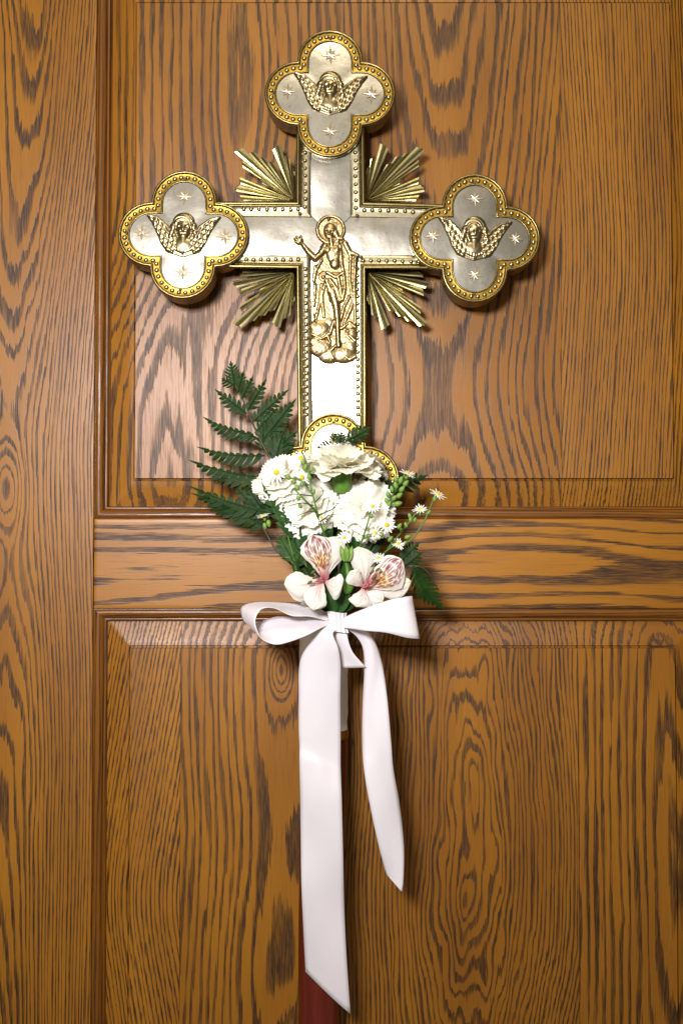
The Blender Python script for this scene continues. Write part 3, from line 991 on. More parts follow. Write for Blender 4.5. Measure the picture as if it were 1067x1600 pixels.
    H = H - 0.7 * np.exp(-(((X - fx) / 2.4) ** 2 + ((Z - fz + 3.9) / 0.6) ** 2))
    H = H - 0.8 * np.exp(-(((X - fx) / 6) ** 2 + ((Z - fz - 6) / 0.8) ** 2))
    return np.where(H > 0, 1.45 * H + 0.4 * vnoise(X * .35, Z * .35, 4), H)
me = relief('relief_figure', -57, 50, -119, 120, 0.8, fig_h, M_FIGURE, 0.0, un)
fig = inst('relief_figure', me, Matrix.Translation(P(513, 452, Y_BAND - 1.6 * un)), cross)
fig['label'] = 'embossed haloed figure in a draped cloak with one arm raised, standing on clouds'
for x, y in ((460, 233), (207, 408), (343, 792), (697, 556), (370, 1303), (627, 1415), (742, 560), (212, 186), (706, 203)):
    nail(x / 5.517 + 430, y / 5.517 + 300, Y_BAND - 4.2 * un, cross, 2.9)

# pole below the cross ------------------------------------------------
def turned(name, stations, mat, crumple=0.0, seg=40, n=6, seed=1):
    st = catmull(stations, n)
    v, f = [], []
    for i, (px, py, y, r) in enumerate(st):
        c = P(px, py, y); u_ = unit(py, y)
        for k in range(seg):
            a = 2 * math.pi * k / seg
            rr = r * u_ * (1 + crumple * float(vnoise(k * 0.55, py * 0.08, seed)))
            v.append((c.x + rr * math.cos(a), c.y + rr * math.sin(a), c.z))
    for i in range(len(st) - 1):
        for k in range(seg):
            a, b = i * seg + k, i * seg + (k + 1) % seg
            f.append((a, b, b + seg, a + seg))
    f.append(tuple(range(seg))); f.append(tuple(range((len(st) - 1) * seg, len(st) * seg))[::-1])
    return mk(name, v, f, mat, cross)
turned('wrapped_socket', [(506, 800, -.034, 33), (506, 900, -.034, 34), (506, 990, -.034, 37.5), (506, 1060, -.034, 37.2), (506, 1141, -.034, 36.5)], M_PAPER, 0.06)['label'] = 'white paper wrapping on the socket'
turned('collar', [(506, 1139, -.034, 37.2), (506, 1142, -.034, 38.4), (506, 1149, -.034, 38.6), (506, 1153, -.034, 37.0)], M_GOLD, n=3)
turned('pole', [(506, 1150, -.034, 37), (503.5, 1300, -.034, 35.5), (500, 1450, -.034, 33.5), (498, 1600, -.034, 32), (496, 1900, -.034, 31)], M_POLE, n=10)['label'] = 'red lacquered wooden pole'

# ------------------------------------------------------------------ ribbon
bow = empty('ribbon_bow', P(527, 975, -0.09), 'white satin ribbon bow with two long tails, tied below the flowers', 'bow')
def ribbon(name, st, n=10, nb=8, cup=0.0, thick=0.00035):
    """st: stations (x1,y1,d1, x2,y2,d2) with depths d in mm before the door"""
    c = catmull(st, n)
    v = []
    for i, s in enumerate(c):
        a = P(s[0], s[1], -s[2] / 1000); b = P(s[3], s[4], -s[5] / 1000)
        for j in range(nb + 1):
            t = j / nb
            p = a.lerp(b, t)
            p = Vector((p.x, p.y - cup / 1000 * (4 * t * (1 - t)) - 0.0034 * float(vnoise(s[0] * .035 + 7, s[1] * .012 + t * 1.5, 3)) - 0.0010 * float(vnoise(t * 4 + 3, s[1] * .02, 6)), p.z))
            v.append(p)
    m = nb + 1
    f = [(i * m + j, i * m + j + 1, (i + 1) * m + j + 1, (i + 1) * m + j) for i in range(len(c) - 1) for j in range(nb)]
    o = mk(name, v, f, M_SATIN, bow)
    md = o.modifiers.new('thickness', 'SOLIDIFY'); md.thickness = thick; md.offset = 0
    return o
def b8(x, y): return (x / 3.334 + 360, y / 3.334 + 900)
def loop_st(rows): return [(*b8(a, b), d1, *b8(c, d), d2) for a, b, d1, c, d, d2 in rows]
ribbon('loop', loop_st([(520, 212, 84, 518, 240, 92), (420, 164, 86, 420, 212, 104), (300, 140, 88, 320, 207, 114), (180, 134, 90, 232, 169, 122), (100, 141, 92, 172, 168, 126),
                        (58, 164, 95, 140, 198, 128), (58, 205, 98, 129, 240, 129), (76, 242, 101, 140, 285, 130), (112, 262, 101, 165, 328, 130), (165, 235, 97, 230, 356, 128),
                        (240, 212, 92, 300, 345, 124), (330, 212, 89, 400, 308, 114), (430, 216, 87, 470, 272, 104), (520, 226, 86, 520, 252, 96)]), 8)['label'] = 'left loop, seen into its opening'
ribbon('loop', [(536, 966, 94, 536, 981, 96), (552, 958, 102, 552, 983, 106), (572, 950, 112, 572, 985.5, 116), (608, 937.5, 121, 603, 988.5, 124), (632, 933, 120, 634, 996, 123), (641, 931.5, 115, 652, 998, 118), (643.5, 931, 107, 655.5, 998, 109),
                (640, 931.5, 99, 651, 997, 100), (625, 934, 93, 632, 993, 94), (590, 944, 88, 590, 985, 89), (560, 957, 86, 560, 980, 86), (536, 966, 85, 536, 978, 85)], 8)['label'] = 'right loop, closed and flat'
ribbon('tail', [(511, 972, 92, 531, 983, 96), (499, 987, 96, 520, 990, 104), (484, 1005, 93, 528, 1012, 102), (471, 1026, 88, 532, 1038, 95), (467, 1050, 85, 532, 1062, 90), (467, 1090, 83, 531.5, 1098, 85), (467, 1140, 80, 532, 1150, 80),
                (468, 1166, 78.6, 532, 1190, 78.6), (468, 1188, 80.6, 532.5, 1212, 80.8), (469, 1240, 79, 534, 1256, 84), (470, 1310, 75, 536, 1340, 80), (471, 1380, 79, 537.5, 1410, 73), (474, 1450, 74, 541, 1490, 77), (477.5, 1519, 70, 547.5, 1585, 78)], 8, 10, 2.0)['label'] = 'longer left tail, cut on a slant'
ribbon('tail', [(534, 975, 90, 545, 973, 90), (544, 984, 91, 566, 976, 88), (558, 996, 88, 578, 990, 84), (567, 1014, 85, 590, 1012, 82), (569, 1045, 82, 598, 1043, 84), (566.5, 1100, 79, 605, 1092, 88), (566, 1160, 80, 611, 1160, 86), (569, 1205, 84, 614.5, 1203, 80),
                (577.5, 1256, 85, 624, 1256, 76), (591, 1319, 78, 630.5, 1319, 76), (602.5, 1362, 72, 630, 1372, 76), (606, 1368, 72, 627.5, 1393, 76)], 8, 8, 2.0)['label'] = 'shorter right tail with a frayed end'
ribbon('fold', [(524, 978, 90, 541, 980, 92), (524, 996, 88, 543, 996, 94), (527, 1018, 83, 551, 1019, 92), (532, 1044, 80, 572, 1043, 88)], 6, 6, 1.0)['label'] = 'short folded end under the knot'
# knot: a bulging wrap with creases
kv, kf = [], []
nu_, nv_ = 28, 20
for j in range(nv_ + 1):
    for i in range(nu_ + 1):
        a = -1.25 + 2.5 * i / nu_; t = j / nv_ * 2 - 1
        r = 13.5 + 1.6 * math.sin(i * 1.25 + 1.5 * t) + 2 * t * t
        x = 528 + r * math.sin(a) * 1.02 + 2.5 * t; y = 972 + 15.5 * t + 1.5 * math.sin(a * 2)
        kv.append(P(x, y, -0.088 - (r * math.cos(a) * 0.95) * 0.00066))
for j in range(nv_):
    for i in range(nu_):
        o_ = j * (nu_ + 1) + i
        kf.append((o_, o_ + 1, o_ + nu_ + 2, o_ + nu_ + 1))
mk('knot', kv, kf, M_SATIN, bow)

# ------------------------------------------------------------------ flowers
def frame_axis(axis, spin=0.0):
    z = Vector(axis).normalized()
    x = z.orthogonal().normalized()
    x = Quaternion(z, spin) @ x
    return x, z.cross(x), z

def carnation_petal(seed):
    r_ = random.Random(seed)
    v, f = [], []
    nr, na = 8, 25
    ph = [r_.uniform(0, 6.3) for _ in range(4)]
    amp = r_.uniform(.05, .09)
    for i in range(nr + 1):
        r = 0.06 + 0.94 * i / nr
        for j in range(na + 1):
            a = (j / na * 2 - 1) * R(56)
            e = 1.0
            if i == nr: e = 1 + 0.045 * (1 if j % 2 else -1) * r_.uniform(.3, 1.3) + 0.04 * math.sin(3 * a + ph[3])
            wd = 0.30 + 0.70 * min(1, r / 0.7)
            x = r * e * math.sin(a * wd); y = r * e * math.cos(a * wd) * (1 - 0.08 * (a / R(56)) ** 2)
            z = 0.30 * r ** 2.4 * -1 + amp * r ** 2.2 * (math.sin(6.5 * a + ph[0]) + 0.55 * math.sin(11 * a + ph[1])) + 0.05 * r * math.sin(3 * a + ph[2])
            v.append((x, y, z))
    m = na + 1
    for i in range(nr):
        for j in range(na): f.append((i * m + j, i * m + j + 1, (i + 1) * m + j + 1, (i + 1) * m + j))
    return mesh_from('petal', v, f, M_PETAL)
PET = [carnation_petal(100 + k) for k in range(6)]

def carnation(px, py, y, axis, size, n, label, seed, calyx=True, tmax=88, squeeze=1.0):
    c = P(px, py, y)
    u_ = unit(py, y)
    t = empty('carnation', c, label, 'carnation', 'white carnations in the bouquet')
    r_ = random.Random(seed)
    X, Y, Z = frame_axis(axis, r_.uniform(0, 6))
    for k in range(n):
        q = k / (n - 1)
        tilt = R(5 + (tmax - 5) * q ** (0.85 if abs(axis[1]) < .5 else 0.6) + r_.uniform(-7, 7))
        az = k * 2.39996 + r_.uniform(-.2, .2)
        rad = X * math.cos(az) + Y * math.sin(az)
        d = (Z * math.cos(tilt) + rad * math.sin(tilt)).normalized()
        nrm = (Z * math.sin(tilt) - rad * math.cos(tilt)).normalized()
        sx = d.cross(nrm)
        L = size * u_ * (0.74 + 0.26 * q) * r_.uniform(.84, 1.10)
        Wd = L * r_.uniform(.85, 1.1)
        Mx = Matrix(((sx.x * Wd, d.x * L, nrm.x * L, c.x + rad.x * 2 * u_), (sx.y * Wd, d.y * L, nrm.y * L, c.y + rad.y * 2 * u_), (sx.z * Wd, d.z * L, nrm.z * L, c.z + rad.z * 2 * u_), (0, 0, 0, 1)))
        o = inst('petal', PET[r_.randrange(6)], Mx, t)
    # furled heart of the flower
    hv, hf = [], []
    for jj in range(6):
        aa = math.pi / 2 * jj / 5
        for kk in range(16):
            bb = 2 * math.pi * kk / 16
            rr = (7.5 + 1.3 * math.sin(3 * bb + jj)) * u_ * (math.cos(aa) * .85 + .15)
            hv.append(c + Z * (size * u_ * (.22 + .22 * math.sin(aa))) + X * rr * math.cos(bb + jj * .3) + Y * rr * math.sin(bb + jj * .3))
    for jj in range(5):
        for kk in range(16):
            q0, q1 = jj * 16 + kk, jj * 16 + (kk + 1) % 16
            hf.append((q0, q1, q1 + 16, q0 + 16))
    hf.append(tuple(range(80, 96)))
    mk('heart', hv, hf, M_PETAL, t)
    if calyx:
        # ribbed green cup with pointed teeth
        v, f = [], []
        seg = 20
        Lc = 38 * u_
        prof = [(0.0, 0.50), (0.08, 0.78), (0.3, 0.95), (0.55, 1.0), (0.78, 1.03), (0.88, 1.0), (1.0, 0.98)]
        for i, (s, r) in enumerate(prof):
            for k in range(seg):
                a = 2 * math.pi * k / seg
                tooth = 0
                if i == len(prof) - 1: tooth = 0.16 * (1 - abs(((k % 4) - 2)) / 2.0) + 0.02
                rr = 15.5 * u_ * r * (1 + 0.015 * math.cos(5 * a))
                p = c - Z * (Lc * (1 - s - tooth) - 5 * u_) + X * rr * math.cos(a) + Y * rr * math.sin(a)
                v.append(p)
        for i in range(len(prof) - 1):
            for k in range(seg):
                a, b = i * seg + k, i * seg + (k + 1) % seg
                f.append((a, b, b + seg, a + seg))
        f.append(tuple(range(seg))[::-1])
        mk('calyx', v, f, M_CALYX, t)
        base = c - Z * (Lc - 5 * u_)
        vv, ff = tube([base, base - Z * 0.02 + Vector((0, .012, -.01)), P(522, 880, -0.066), P(525, 975, -0.068)], [4 * u_, 4 * u_, 4 * u_, 4 * u_], 8)
        mk('stem', vv, ff, M_STEM, t)
    return t

carnation(534, 738, -0.088, (0.03, -0.16, 1.0), 62, 28, 'white carnation on its green cup, topmost of the bouquet', 1, True, 76)
carnation(440, 748, -0.072, (-0.35, -0.60, 0.70), 48, 19, 'white carnation furthest left, behind small yellow-eyed daisies', 2, False, 92)
carnation(484, 793, -0.080, (-0.20, -0.95, 0.30), 50, 19, 'white carnation below the left daisies, crossed by thin green stems', 3, False, 90)
carnation(569, 797, -0.084, (0.20, -0.90, 0.35), 51, 19, 'white carnation straight below the green cup, right of centre', 4, False, 92)

# lily flowers ---------------------------------------------------------
WPROF = [(0, .12), (.12, .20), (.3, .50), (.5, .86), (.66, 1.0), (.8, .90), (.9, .60), (.96, .30), (1, .02)]
def lily_petal(parent, B, T, w, d0, d1, bulge, cup, kind, seed, shift=0.0, label=None):
    """petal from B to T (photograph px) with half width w px; depths in mm before the door"""
    r_ = random.Random(seed)
    ns, nt_ = 76, 44
    B = np.array(B, float); T = np.array(T, float)
    ax = T - B; L = np.linalg.norm(ax); ax /= L
    pr = np.array([-ax[1], ax[0]])
    s = np.linspace(0, 1, ns + 1)[:, None]; t = np.linspace(-1, 1, nt_ + 1)[None, :]
    wp = np.interp(s, [a for a, _ in WPROF], [b for _, b in WPROF])
    wp = wp * (1 + 0.16 * vnoise(s * 5, np.sign(t) * 3 + 0 * s, seed) + 0.07 * vnoise(s * 16, np.sign(t) * 5, seed + 1))
    bow_ = shift * np.sin(np.pi * s)
    PX = B[0] + ax[0] * L * s + pr[0] * (w * wp * t + bow_)
    PY = B[1] + ax[1] * L * s + pr[1] * (w * wp * t + bow_)
    dep = d0 + (d1 - d0) * s + bulge * np.sin(np.pi * s * .9) - cup * (t ** 2) * wp + 1.6 * np.exp(-(t / .12) ** 2) * (1 - s) * -1 \
        + 2.2 * vnoise(s * 6 + 0 * t, t * 1.6 + 0 * s, seed + 4) * np.abs(t) + 1.0 * vnoise(s * 3, t * 6, seed + 6)
    v = [P(PX[i, j], PY[i, j], -dep[i, j] / 1000) for i in range(ns + 1) for j in range(nt_ + 1)]
    s2, t2 = np.broadcast_arrays(s, t)
    c = np.zeros((ns + 1, nt_ + 1, 3)); c[:] = (0.79, 0.75, 0.66)
    def blend(mask, colr):
        nonlocal c
        mask = np.clip(mask, 0, 1)[..., None]
        c = c * (1 - mask) + np.array(colr) * mask
    fib = vnoise(t2 * 14 + 0 * s2, s2 * 3, seed + 8)
    blend(0.10 * (fib > 0.15), (0.7, 0.55, 0.5))
    blend(np.exp(-(s2 / 0.19) ** 2) * 0.65, (0.62, 0.16, 0.20))
    if kind == 'striped':
        blend(np.exp(-((s2 - .40) / .17) ** 2 - (t2 / .62) ** 2) * 0.85, (0.86, 0.62, 0.10))
        blend(np.exp(-(s2 / 0.16) ** 2) * 0.8, (0.60, 0.10, 0.15))
        blend(np.clip((s2 - .70) * 3, 0, 1) * np.exp(-(t2 / .5) ** 2) * 0.12, (0.75, 0.35, 0.38))
        for k in range(13):
            tk = -0.80 + 1.6 * k / 12 + r_.uniform(-.05, .05)
            q = r_.uniform(.18, .3)
            while q < 0.93 - 0.16 * abs(tk):
                ln = r_.uniform(.06, .17) * (1.35 if q > .5 else .85)
                sm = q + ln / 2
                tc = tk * (0.80 + 0.2 * s2) + 0.03 * np.sin(s2 * 9 + k)
                wd = 0.034 / np.maximum(wp, .3) * (1.0 if q > .45 else .85)
                blend(1.3 * np.exp(-((s2 - sm) / (ln * .52)) ** 4 - ((t2 - tc) / wd) ** 2), (0.20, 0.004, 0.025) if q > .42 else (0.26, 0.03, 0.03))
                q += ln + r_.uniform(.015, .06)
    elif kind == 'plain':
        blend(np.exp(-((s2 - 1) / .12) ** 2 - (t2 / .5) ** 2) * 0.5, (0.50, 0.60, 0.22))
        blend(np.exp(-(t2 / .10) ** 2) * np.clip(1 - s2, 0, 1) * 0.25, (0.75, 0.40, 0.38))
    elif kind == 'flecked':
        blend(np.exp(-(t2 / .25) ** 2) * np.exp(-((s2 - .3) / .35) ** 2) * 0.45, (0.75, 0.33, 0.36))
        for k in range(7):
            tk = -0.5 + k / 6 + r_.uniform(-.06, .06); q = r_.uniform(.3, .5); ln = r_.uniform(.1, .25)
            blend(0.55 * np.exp(-((s2 - q) / ln) ** 4 - ((t2 - tk) / .035) ** 2), (0.55, 0.16, 0.20))
        blend(np.exp(-((s2 - 1) / .10) ** 2) * 0.4, (0.50, 0.60, 0.22))
    ca = np.concatenate([c, np.ones(c.shape[:2] + (1,))], -1).reshape(-1, 4)
    m = nt_ + 1
    f = [(i * m + j, i * m + j + 1, (i + 1) * m + j + 1, (i + 1) * m + j) for i in range(ns) for j in range(nt_)]
    o = mk('petal', v, f, M_LILY, parent, True, {'col': ('FLOAT_COLOR', ca)})
    if label: o['label'] = label
    return o

M_STAMEN = plain('pink_filament', (0.62, 0.20, 0.22), (0.52, 0.14, 0.16), 0.5)
M_ANTHER = plain('olive_anther', (0.10, 0.11, 0.03), (0.07, 0.07, 0.02), 0.7)
def stamens(parent, throat, ends, d0, d1):
    for k, (ex, ey) in enumerate(ends):
        mid = ((throat[0] + ex) / 2 + 2 * math.sin(k * 2), (throat[1] + ey) / 2 + 4)
        pts = [P(*throat, -d0 / 1000), P(*mid, -(d0 + d1) / 2000 - .002), P(ex, ey, -d1 / 1000)]
        pts = [Vector(q) for q in catmull([tuple(p) for p in pts], 5)]
        v, f = tube(pts, [0.0007] * len(pts), 6)
        st = mk('stamen', v, f, M_STAMEN, parent)
        if k < 3:
            p = pts[-1]
            v, f = tube([p - Vector((.0022, 0, .0016)), p, p + Vector((.0022, 0, .0016))], [0.0008, 0.0016, 0.0008], 6)
            mk('anther', v, f, M_ANTHER, st)

la = empty('lily', P(504, 904, -0.095), 'white striped lily on the left, its tall petal streaked with dark red', 'lily', 'striped lilies above the bow')
lily_petal(la, (508, 906), (527, 838), 23, 92, 104, 4, 6, 'plain', 1, -4)
lily_petal(la, (506, 906), (489, 836), 27, 96, 106, 5, 5, 'striped', 2, 3, 'tall petal with dark red streaks and a yellow patch')
lily_petal(la, (506, 905), (508, 838), 18, 91, 99, 3, 4, 'plain', 3)
lily_petal(la, (505, 904), (444, 913), 23, 96, 112, 10, 7, 'plain', 4, -7)
lily_petal(la, (505, 904), (489, 953), 18, 98, 116, 9, 5, 'flecked', 5, 2)
lily_petal(la, (506, 906), (537, 907), 20, 98, 118, 10, 7, 'plain', 6, 12)
stamens(la, (508, 906), [(489, 894), (492, 902), (484, 910), (500, 892), (513, 893)], 100, 118)

lb = empty('lily', P(568, 918, -0.095), 'white striped lily on the right, its broad petal pointing right with red streaks', 'lily', 'striped lilies above the bow')
lily_petal(lb, (568, 916), (559, 854), 21, 94, 104, 4, 6, 'plain', 11, 5)
lily_petal(lb, (569, 920), (642, 908), 18, 92, 102, 5, 4, 'plain', 12, 6)
lily_petal(lb, (566, 918), (628, 874), 27, 98, 112, 6, 5, 'striped', 13, 8, 'broad petal with dark red streaks and a yellow patch')
lily_petal(lb, (568, 917), (547, 892), 14, 98, 110, 6, 4, 'plain', 14, -3)
lily_petal(lb, (567, 918), (556, 948), 18, 97, 104, 7, 5, 'flecked', 15, -4)
lily_petal(lb, (569, 920), (598, 940), 16, 94, 100, 6, 4, 'plain', 16, 2)
stamens(lb, (566, 918), [(581, 894), (584, 902), (590, 890), (592, 898), (578, 905)], 102, 120)

# greenery ------------------------------------------------------------------
def pinna_mesh(B, T, w, d0, d1, n, up=1.0, dn=1.0, curve=0.0):
    """toothed leaflet from B to T (px); lobes of length w px on either side"""
    B = np.array(B, float); T = np.array(T, float)
    L = np.linalg.norm(T - B); ax = (T - B) / L; pr = np.array([ax[1], -ax[0]])
    mb = MB()
    def pt(s, off, dd=0.0):
        q = B + ax * L * s + pr * (off + curve * math.sin(math.pi * s) )
        return P(q[0], q[1], -(d0 + (d1 - d0) * s + dd) / 1000)
    for sd, sz in ((1, up), (-1, dn)):
        if sz <= 0: continue
        for k in range(n):
            s = 0.04 + 0.84 * (k / n) ** 0.95
            env = math.sin(math.pi * min(1, (0.20 + 0.80 * (k + .6) / n)) ** 0.9) ** 0.75
            l = 1.18 * w * sz * max(.28, env) * random.uniform(.9, 1.1)
            ds = 0.98 / n
            fw = 0.75 * l / L
            b0, b1 = s - 0.01, s + ds * 0.68
            tipd = random.uniform(-2.5, 1.5)
            pts = [pt(b0, 0, 0.5), pt(b0 + fw * .25, sd * l * .38, 0.2), pt(b0 + fw * .58 + ds * .08, sd * l * .74, tipd * .5), pt(b0 + fw + ds * .30, sd * l, tipd), pt(b1 + fw * .72 - ds * .22, sd * l * .74, tipd * .5), pt(b1 + fw * .36 - ds * .08, sd * l * .40, 0.2), pt(b1 + ds * .06, 0, 0.5)]
            mb.add(pts, [(0, 1, 5, 6), (1, 2, 4, 5), (2, 3, 4)])
    # pointed tip and midrib
    mb.add([pt(.80, -w * .18), pt(.80, w * .18), pt(.9, w * .12), pt(1.0, 0), pt(.9, -w * .12)], [(0, 1, 2, 4), (2, 3, 4)])
    rib = [pt(s, 0, 0.9) for s in (0, .25, .5, .75, .97)]
    mb.add(*tube(rib, [.0010, .0009, .0007, .0006, .0003], 5, False))
    return mb

def frond(label, rachis, pinnae, radius=0.0015, mat=None, name='fern_frond', group='fern fronds in the bouquet', cat='fern'):
    t = empty(name, P(rachis[0][0], rachis[0][1], -rachis[0][2] / 1000), label, cat, group)
    pts = catmull(rachis, 6)
    wp = [P(q[0], q[1], -q[2] / 1000) for q in pts]
    v, f = tube(wp, [radius * (1 - .6 * i / len(wp)) for i in range(len(wp))], 6)
    mk('stalk', v, f, M_DARKSTEM if mat is None else M_STEM, t)
    for p in pinnae:
        mb = pinna_mesh(*p)
        mk('leaflet', mb.v, mb.f, mat or M_FERN, t, False)
    return t
def z6(x, y): return (x / 4.571 + 280, y / 4.571 + 550)
def z7(x, y): return (x / 3.049 + 370, y / 3.049 + 650)
def pn(zf_, a, b, w, d0, d1, n, up=1.0, dn=1.0, cv=0.0): return (zf_(*a), zf_(*b), w, d0, d1, n, up, dn, cv)

frond('large dark fern frond rising up and left beside the cross shaft',
      [(*z6(800, 960), 60), (*z6(640, 740), 55), (*z6(530, 520), 46), (*z6(480, 390), 40), (*z6(400, 230), 34), (*z6(372, 120), 30)],
      [pn(z6, (400, 235), (366, 58), 11, 34, 30, 6), pn(z6, (395, 240), (300, 186), 10, 34, 30, 4), pn(z6, (420, 290), (462, 130), 9, 36, 32, 5),
       pn(z6, (450, 335), (532, 165), 9, 38, 34, 5), pn(z6, (480, 440), (250, 262), 12, 40, 32, 6, 1.0, .8), pn(z6, (490, 420), (628, 182), 11, 41, 36, 6, .8, 1),
       pn(z6, (525, 500), (792, 258), 12, 45, 40, 8, 1, .8), pn(z6, (530, 590), (163, 460), 13, 48, 36, 8, 1.15, .35, 5), pn(z6, (590, 640), (842, 325), 15, 50, 42, 8),
       pn(z6, (610, 740), (118, 674), 14, 52, 38, 9, 1.25, .30, 6), pn(z6, (640, 720), (850, 560), 17, 54, 50, 6), pn(z6, (620, 900), (58, 768), 15, 56, 40, 9, 1.35, .30, 5),
       pn(z6, (560, 560), (700, 400), 11, 48, 44, 6), pn(z6, (600, 620), (760, 450), 14, 44, 42, 6), pn(z6, (680, 760), (830, 640), 15, 50, 46, 6), pn(z6, (560, 620), (420, 560), 9, 46, 40, 6, 1.2, .3), pn(z6, (700, 900), (840, 760), 15, 52, 50, 5),
       pn(z6, (680, 800), (745, 560), 15, 56, 54, 6), pn(z6, (600, 700), (600, 480), 13, 50, 48, 6)])
frond('dark fern frond spreading low to the left over the middle rail',
      [(*z7(480, 900), 70), (*z7(300, 740), 66), (*z7(190, 640), 58), (*z6(560, 1210), 50), (*z6(350, 1125), 44), (*z6(150, 1050), 38)],
      [pn(z6, (640, 1150), (63, 953), 16, 56, 40, 9, 1.1, .5, 4), pn(z6, (620, 1250), (73, 1003), 15, 54, 38, 10, 1.2, .4, -4), pn(z6, (600, 1180), (360, 910), 10, 50, 44, 7),
       pn(z6, (640, 1200), (460, 915), 12, 52, 48, 7), pn(z6, (660, 1160), (600, 960), 12, 54, 52, 6)])
frond('upright toothed leaf left of the striped lilies',
      [(*z6(840, 1560), 78), (*z6(800, 1400), 80), (*z6(740, 1200), 84), (*z6(640, 1010), 88)],
      [pn(z6, (760, 1260), (585, 925), 11, 84, 90, 6, 1, .6), pn(z6, (780, 1300), (742, 1078), 12, 84, 90, 5), pn(z6, (800, 1330), (792, 1110), 13, 84, 90, 5), pn(z6, (820, 1360), (872, 1180), 13, 82, 88, 5),
       pn(z6, (830, 1450), (930, 1290), 14, 80, 86, 4), pn(z6, (820, 1500), (700, 1290), 13, 78, 80, 6), pn(z6, (840, 1540), (880, 1380), 10, 80, 86, 5)], mat=M_LEAF)
frond('small fern frond drooping at the right edge of the bouquet',
      [(*z7(640, 880), 72), (*z7(760, 740), 78), (*z7(830, 715), 82), (*z7(900, 735), 80), (*z7(960, 830), 74)],
      [pn(z7, (840, 715), (995, 925), 17, 82, 70, 9, 1, .8, -9), pn(z7, (800, 712), (885, 645), 12, 82, 84, 5), pn(z7, (780, 690), (872, 600), 13, 80, 84, 6, 1, .8)])
frond('fern tip pointing right beside the bottom finial',
      [(*z7(620, 520), 66), (*z7(680, 400), 68), (*z7(740, 335), 66), (*z7(820, 300), 62)],
      [pn(z7, (740, 350), (912, 280), 14, 66, 58, 5), pn(z7, (690, 390), (690, 278), 14, 68, 70, 4), pn(z7, (650, 390), (625, 300), 13, 68, 70, 4), pn(z7, (720, 380), (760, 310), 9, 66, 66, 4)])
frond('fern tip peeping over the topmost carnation',
      [(*z7(500, 330), 62), (*z7(500, 200), 62), (*z7(520, 120), 62), (*z7(580, 85), 60)],
      [pn(z7, (520, 118), (646, 52), 12, 62, 58, 6), pn(z7, (470, 150), (375, 150), 11, 60, 58, 5), pn(z7, (490, 130), (500, 70), 9, 62, 60, 4), pn(z7, (460, 120), (470, 78), 8, 62, 60, 3)])
# broad dark leaves filling the middle of the bunch
def blade(B, T, w, d0, d1, parent, mat, curve=0.0):
    B = np.array(B, float); T = np.array(T, float)
    L = np.linalg.norm(T - B); ax = (T - B) / L; pr = np.array([ax[1], -ax[0]])
    v, f = [], []
    n = 10
    for i in range(n + 1):
        s = i / n
        hw = w * max(.04, math.sin(math.pi * s ** .85) ** .9)
        for e in (-1, -.5, 0, .5, 1):
            q = B + ax * L * s + pr * (hw * e + curve * math.sin(math.pi * s))
            v.append(P(q[0], q[1], -(d0 + (d1 - d0) * s + 3 * abs(e) * (1 if L > 30 else .5) + 2 * math.sin(math.pi * s)) / 1000))
    for i in range(n):
        for e in range(4): f.append((i * 5 + e, i * 5 + e + 1, i * 5 + e + 6, i * 5 + e + 5))
    return mk('leaf', v, f, mat, parent)
lv = empty('leafy_stem', P(525, 960, -0.08), 'dark green leaves bunched below the lilies and above the bow knot', 'leaves')
for B, T, w, d0, d1, mt in (((525, 962), (505, 915), 9, 88, 92, M_LEAF), ((528, 962), (545, 905), 10, 88, 93, M_LEAF), ((522, 960), (520, 900), 11, 86, 90, M_FERN), ((530, 960), (565, 925), 9, 84, 88, M_FERN),
                            ((515, 958), (480, 905), 8, 82, 82, M_FERN), ((535, 930), (540, 868), 9, 90, 96, M_LEAF), ((520, 940), (470, 840), 12, 76, 78, M_FERN), ((520, 930), (500, 830), 13, 74, 80, M_FERN),
                            ((530, 930), (560, 820), 14, 74, 80, M_FERN), ((520, 900), (450, 790), 13, 70, 72, M_FERN), ((535, 900), (610, 830), 12, 72, 74, M_FERN), ((545, 860), (600, 770), 14, 66, 68, M_FERN),
                            ((520, 850), (505, 750), 14, 66, 68, M_FERN), ((480, 860), (430, 790), 12, 66, 66, M_FERN), ((500, 870), (445, 840), 10, 72, 74, M_LEAF), ((560, 880), (580, 820), 11, 74, 80, M_LEAF),
                            ((505, 870), (520, 815), 10, 84, 88, M_LEAF), ((495, 860), (470, 812), 11, 84, 88, M_LEAF), ((560, 870), (552, 830), 8, 86, 90, M_LEAF), ((520, 790), (480, 755), 11, 70, 74, M_FERN), ((545, 790), (575, 745), 11, 66, 68, M_FERN),
                            ((505, 950), (455, 880), 9, 76, 74, M_LEAF), ((515, 955), (460, 870), 10, 72, 70, M_FERN)):
    blade(B, T, w, d0, d1, lv, mt, random.uniform(-4, 4))
# green bud between the lilies
def bud(px, py, d, r, axis, parent, mat, name='bud', stretch=1.5):
    c = P(px, py, -d / 1000); u_ = unit(py, -d / 1000)
    X, Y, Z = frame_axis(axis)
    v, f = [], []
    prof = [(-1, .25), (-.8, .7), (-.3, 1), (.2, .92), (.6, .62), (.88, .3), (1, .06)]
    seg = 8
    for s, q in prof:
        for k in range(seg):
            a = 2 * math.pi * k / seg
            v.append(c + Z * s * r * stretch * u_ + (X * math.cos(a) + Y * math.sin(a)) * r * q * u_)
    for i in range(len(prof) - 1):
        for k in range(seg):
            a, b = i * seg + k, i * seg + (k + 1) % seg
            f.append((a, b, b + seg, a + seg))
    f.append(tuple(range(seg))[::-1]); f.append(tuple(range((len(prof) - 1) * seg, len(prof) * seg)))
    return mk(name, v, f, mat, parent)
lbud = empty('lily_bud', P(541, 900, -0.085), 'closed green lily bud between the two striped lilies', 'bud')
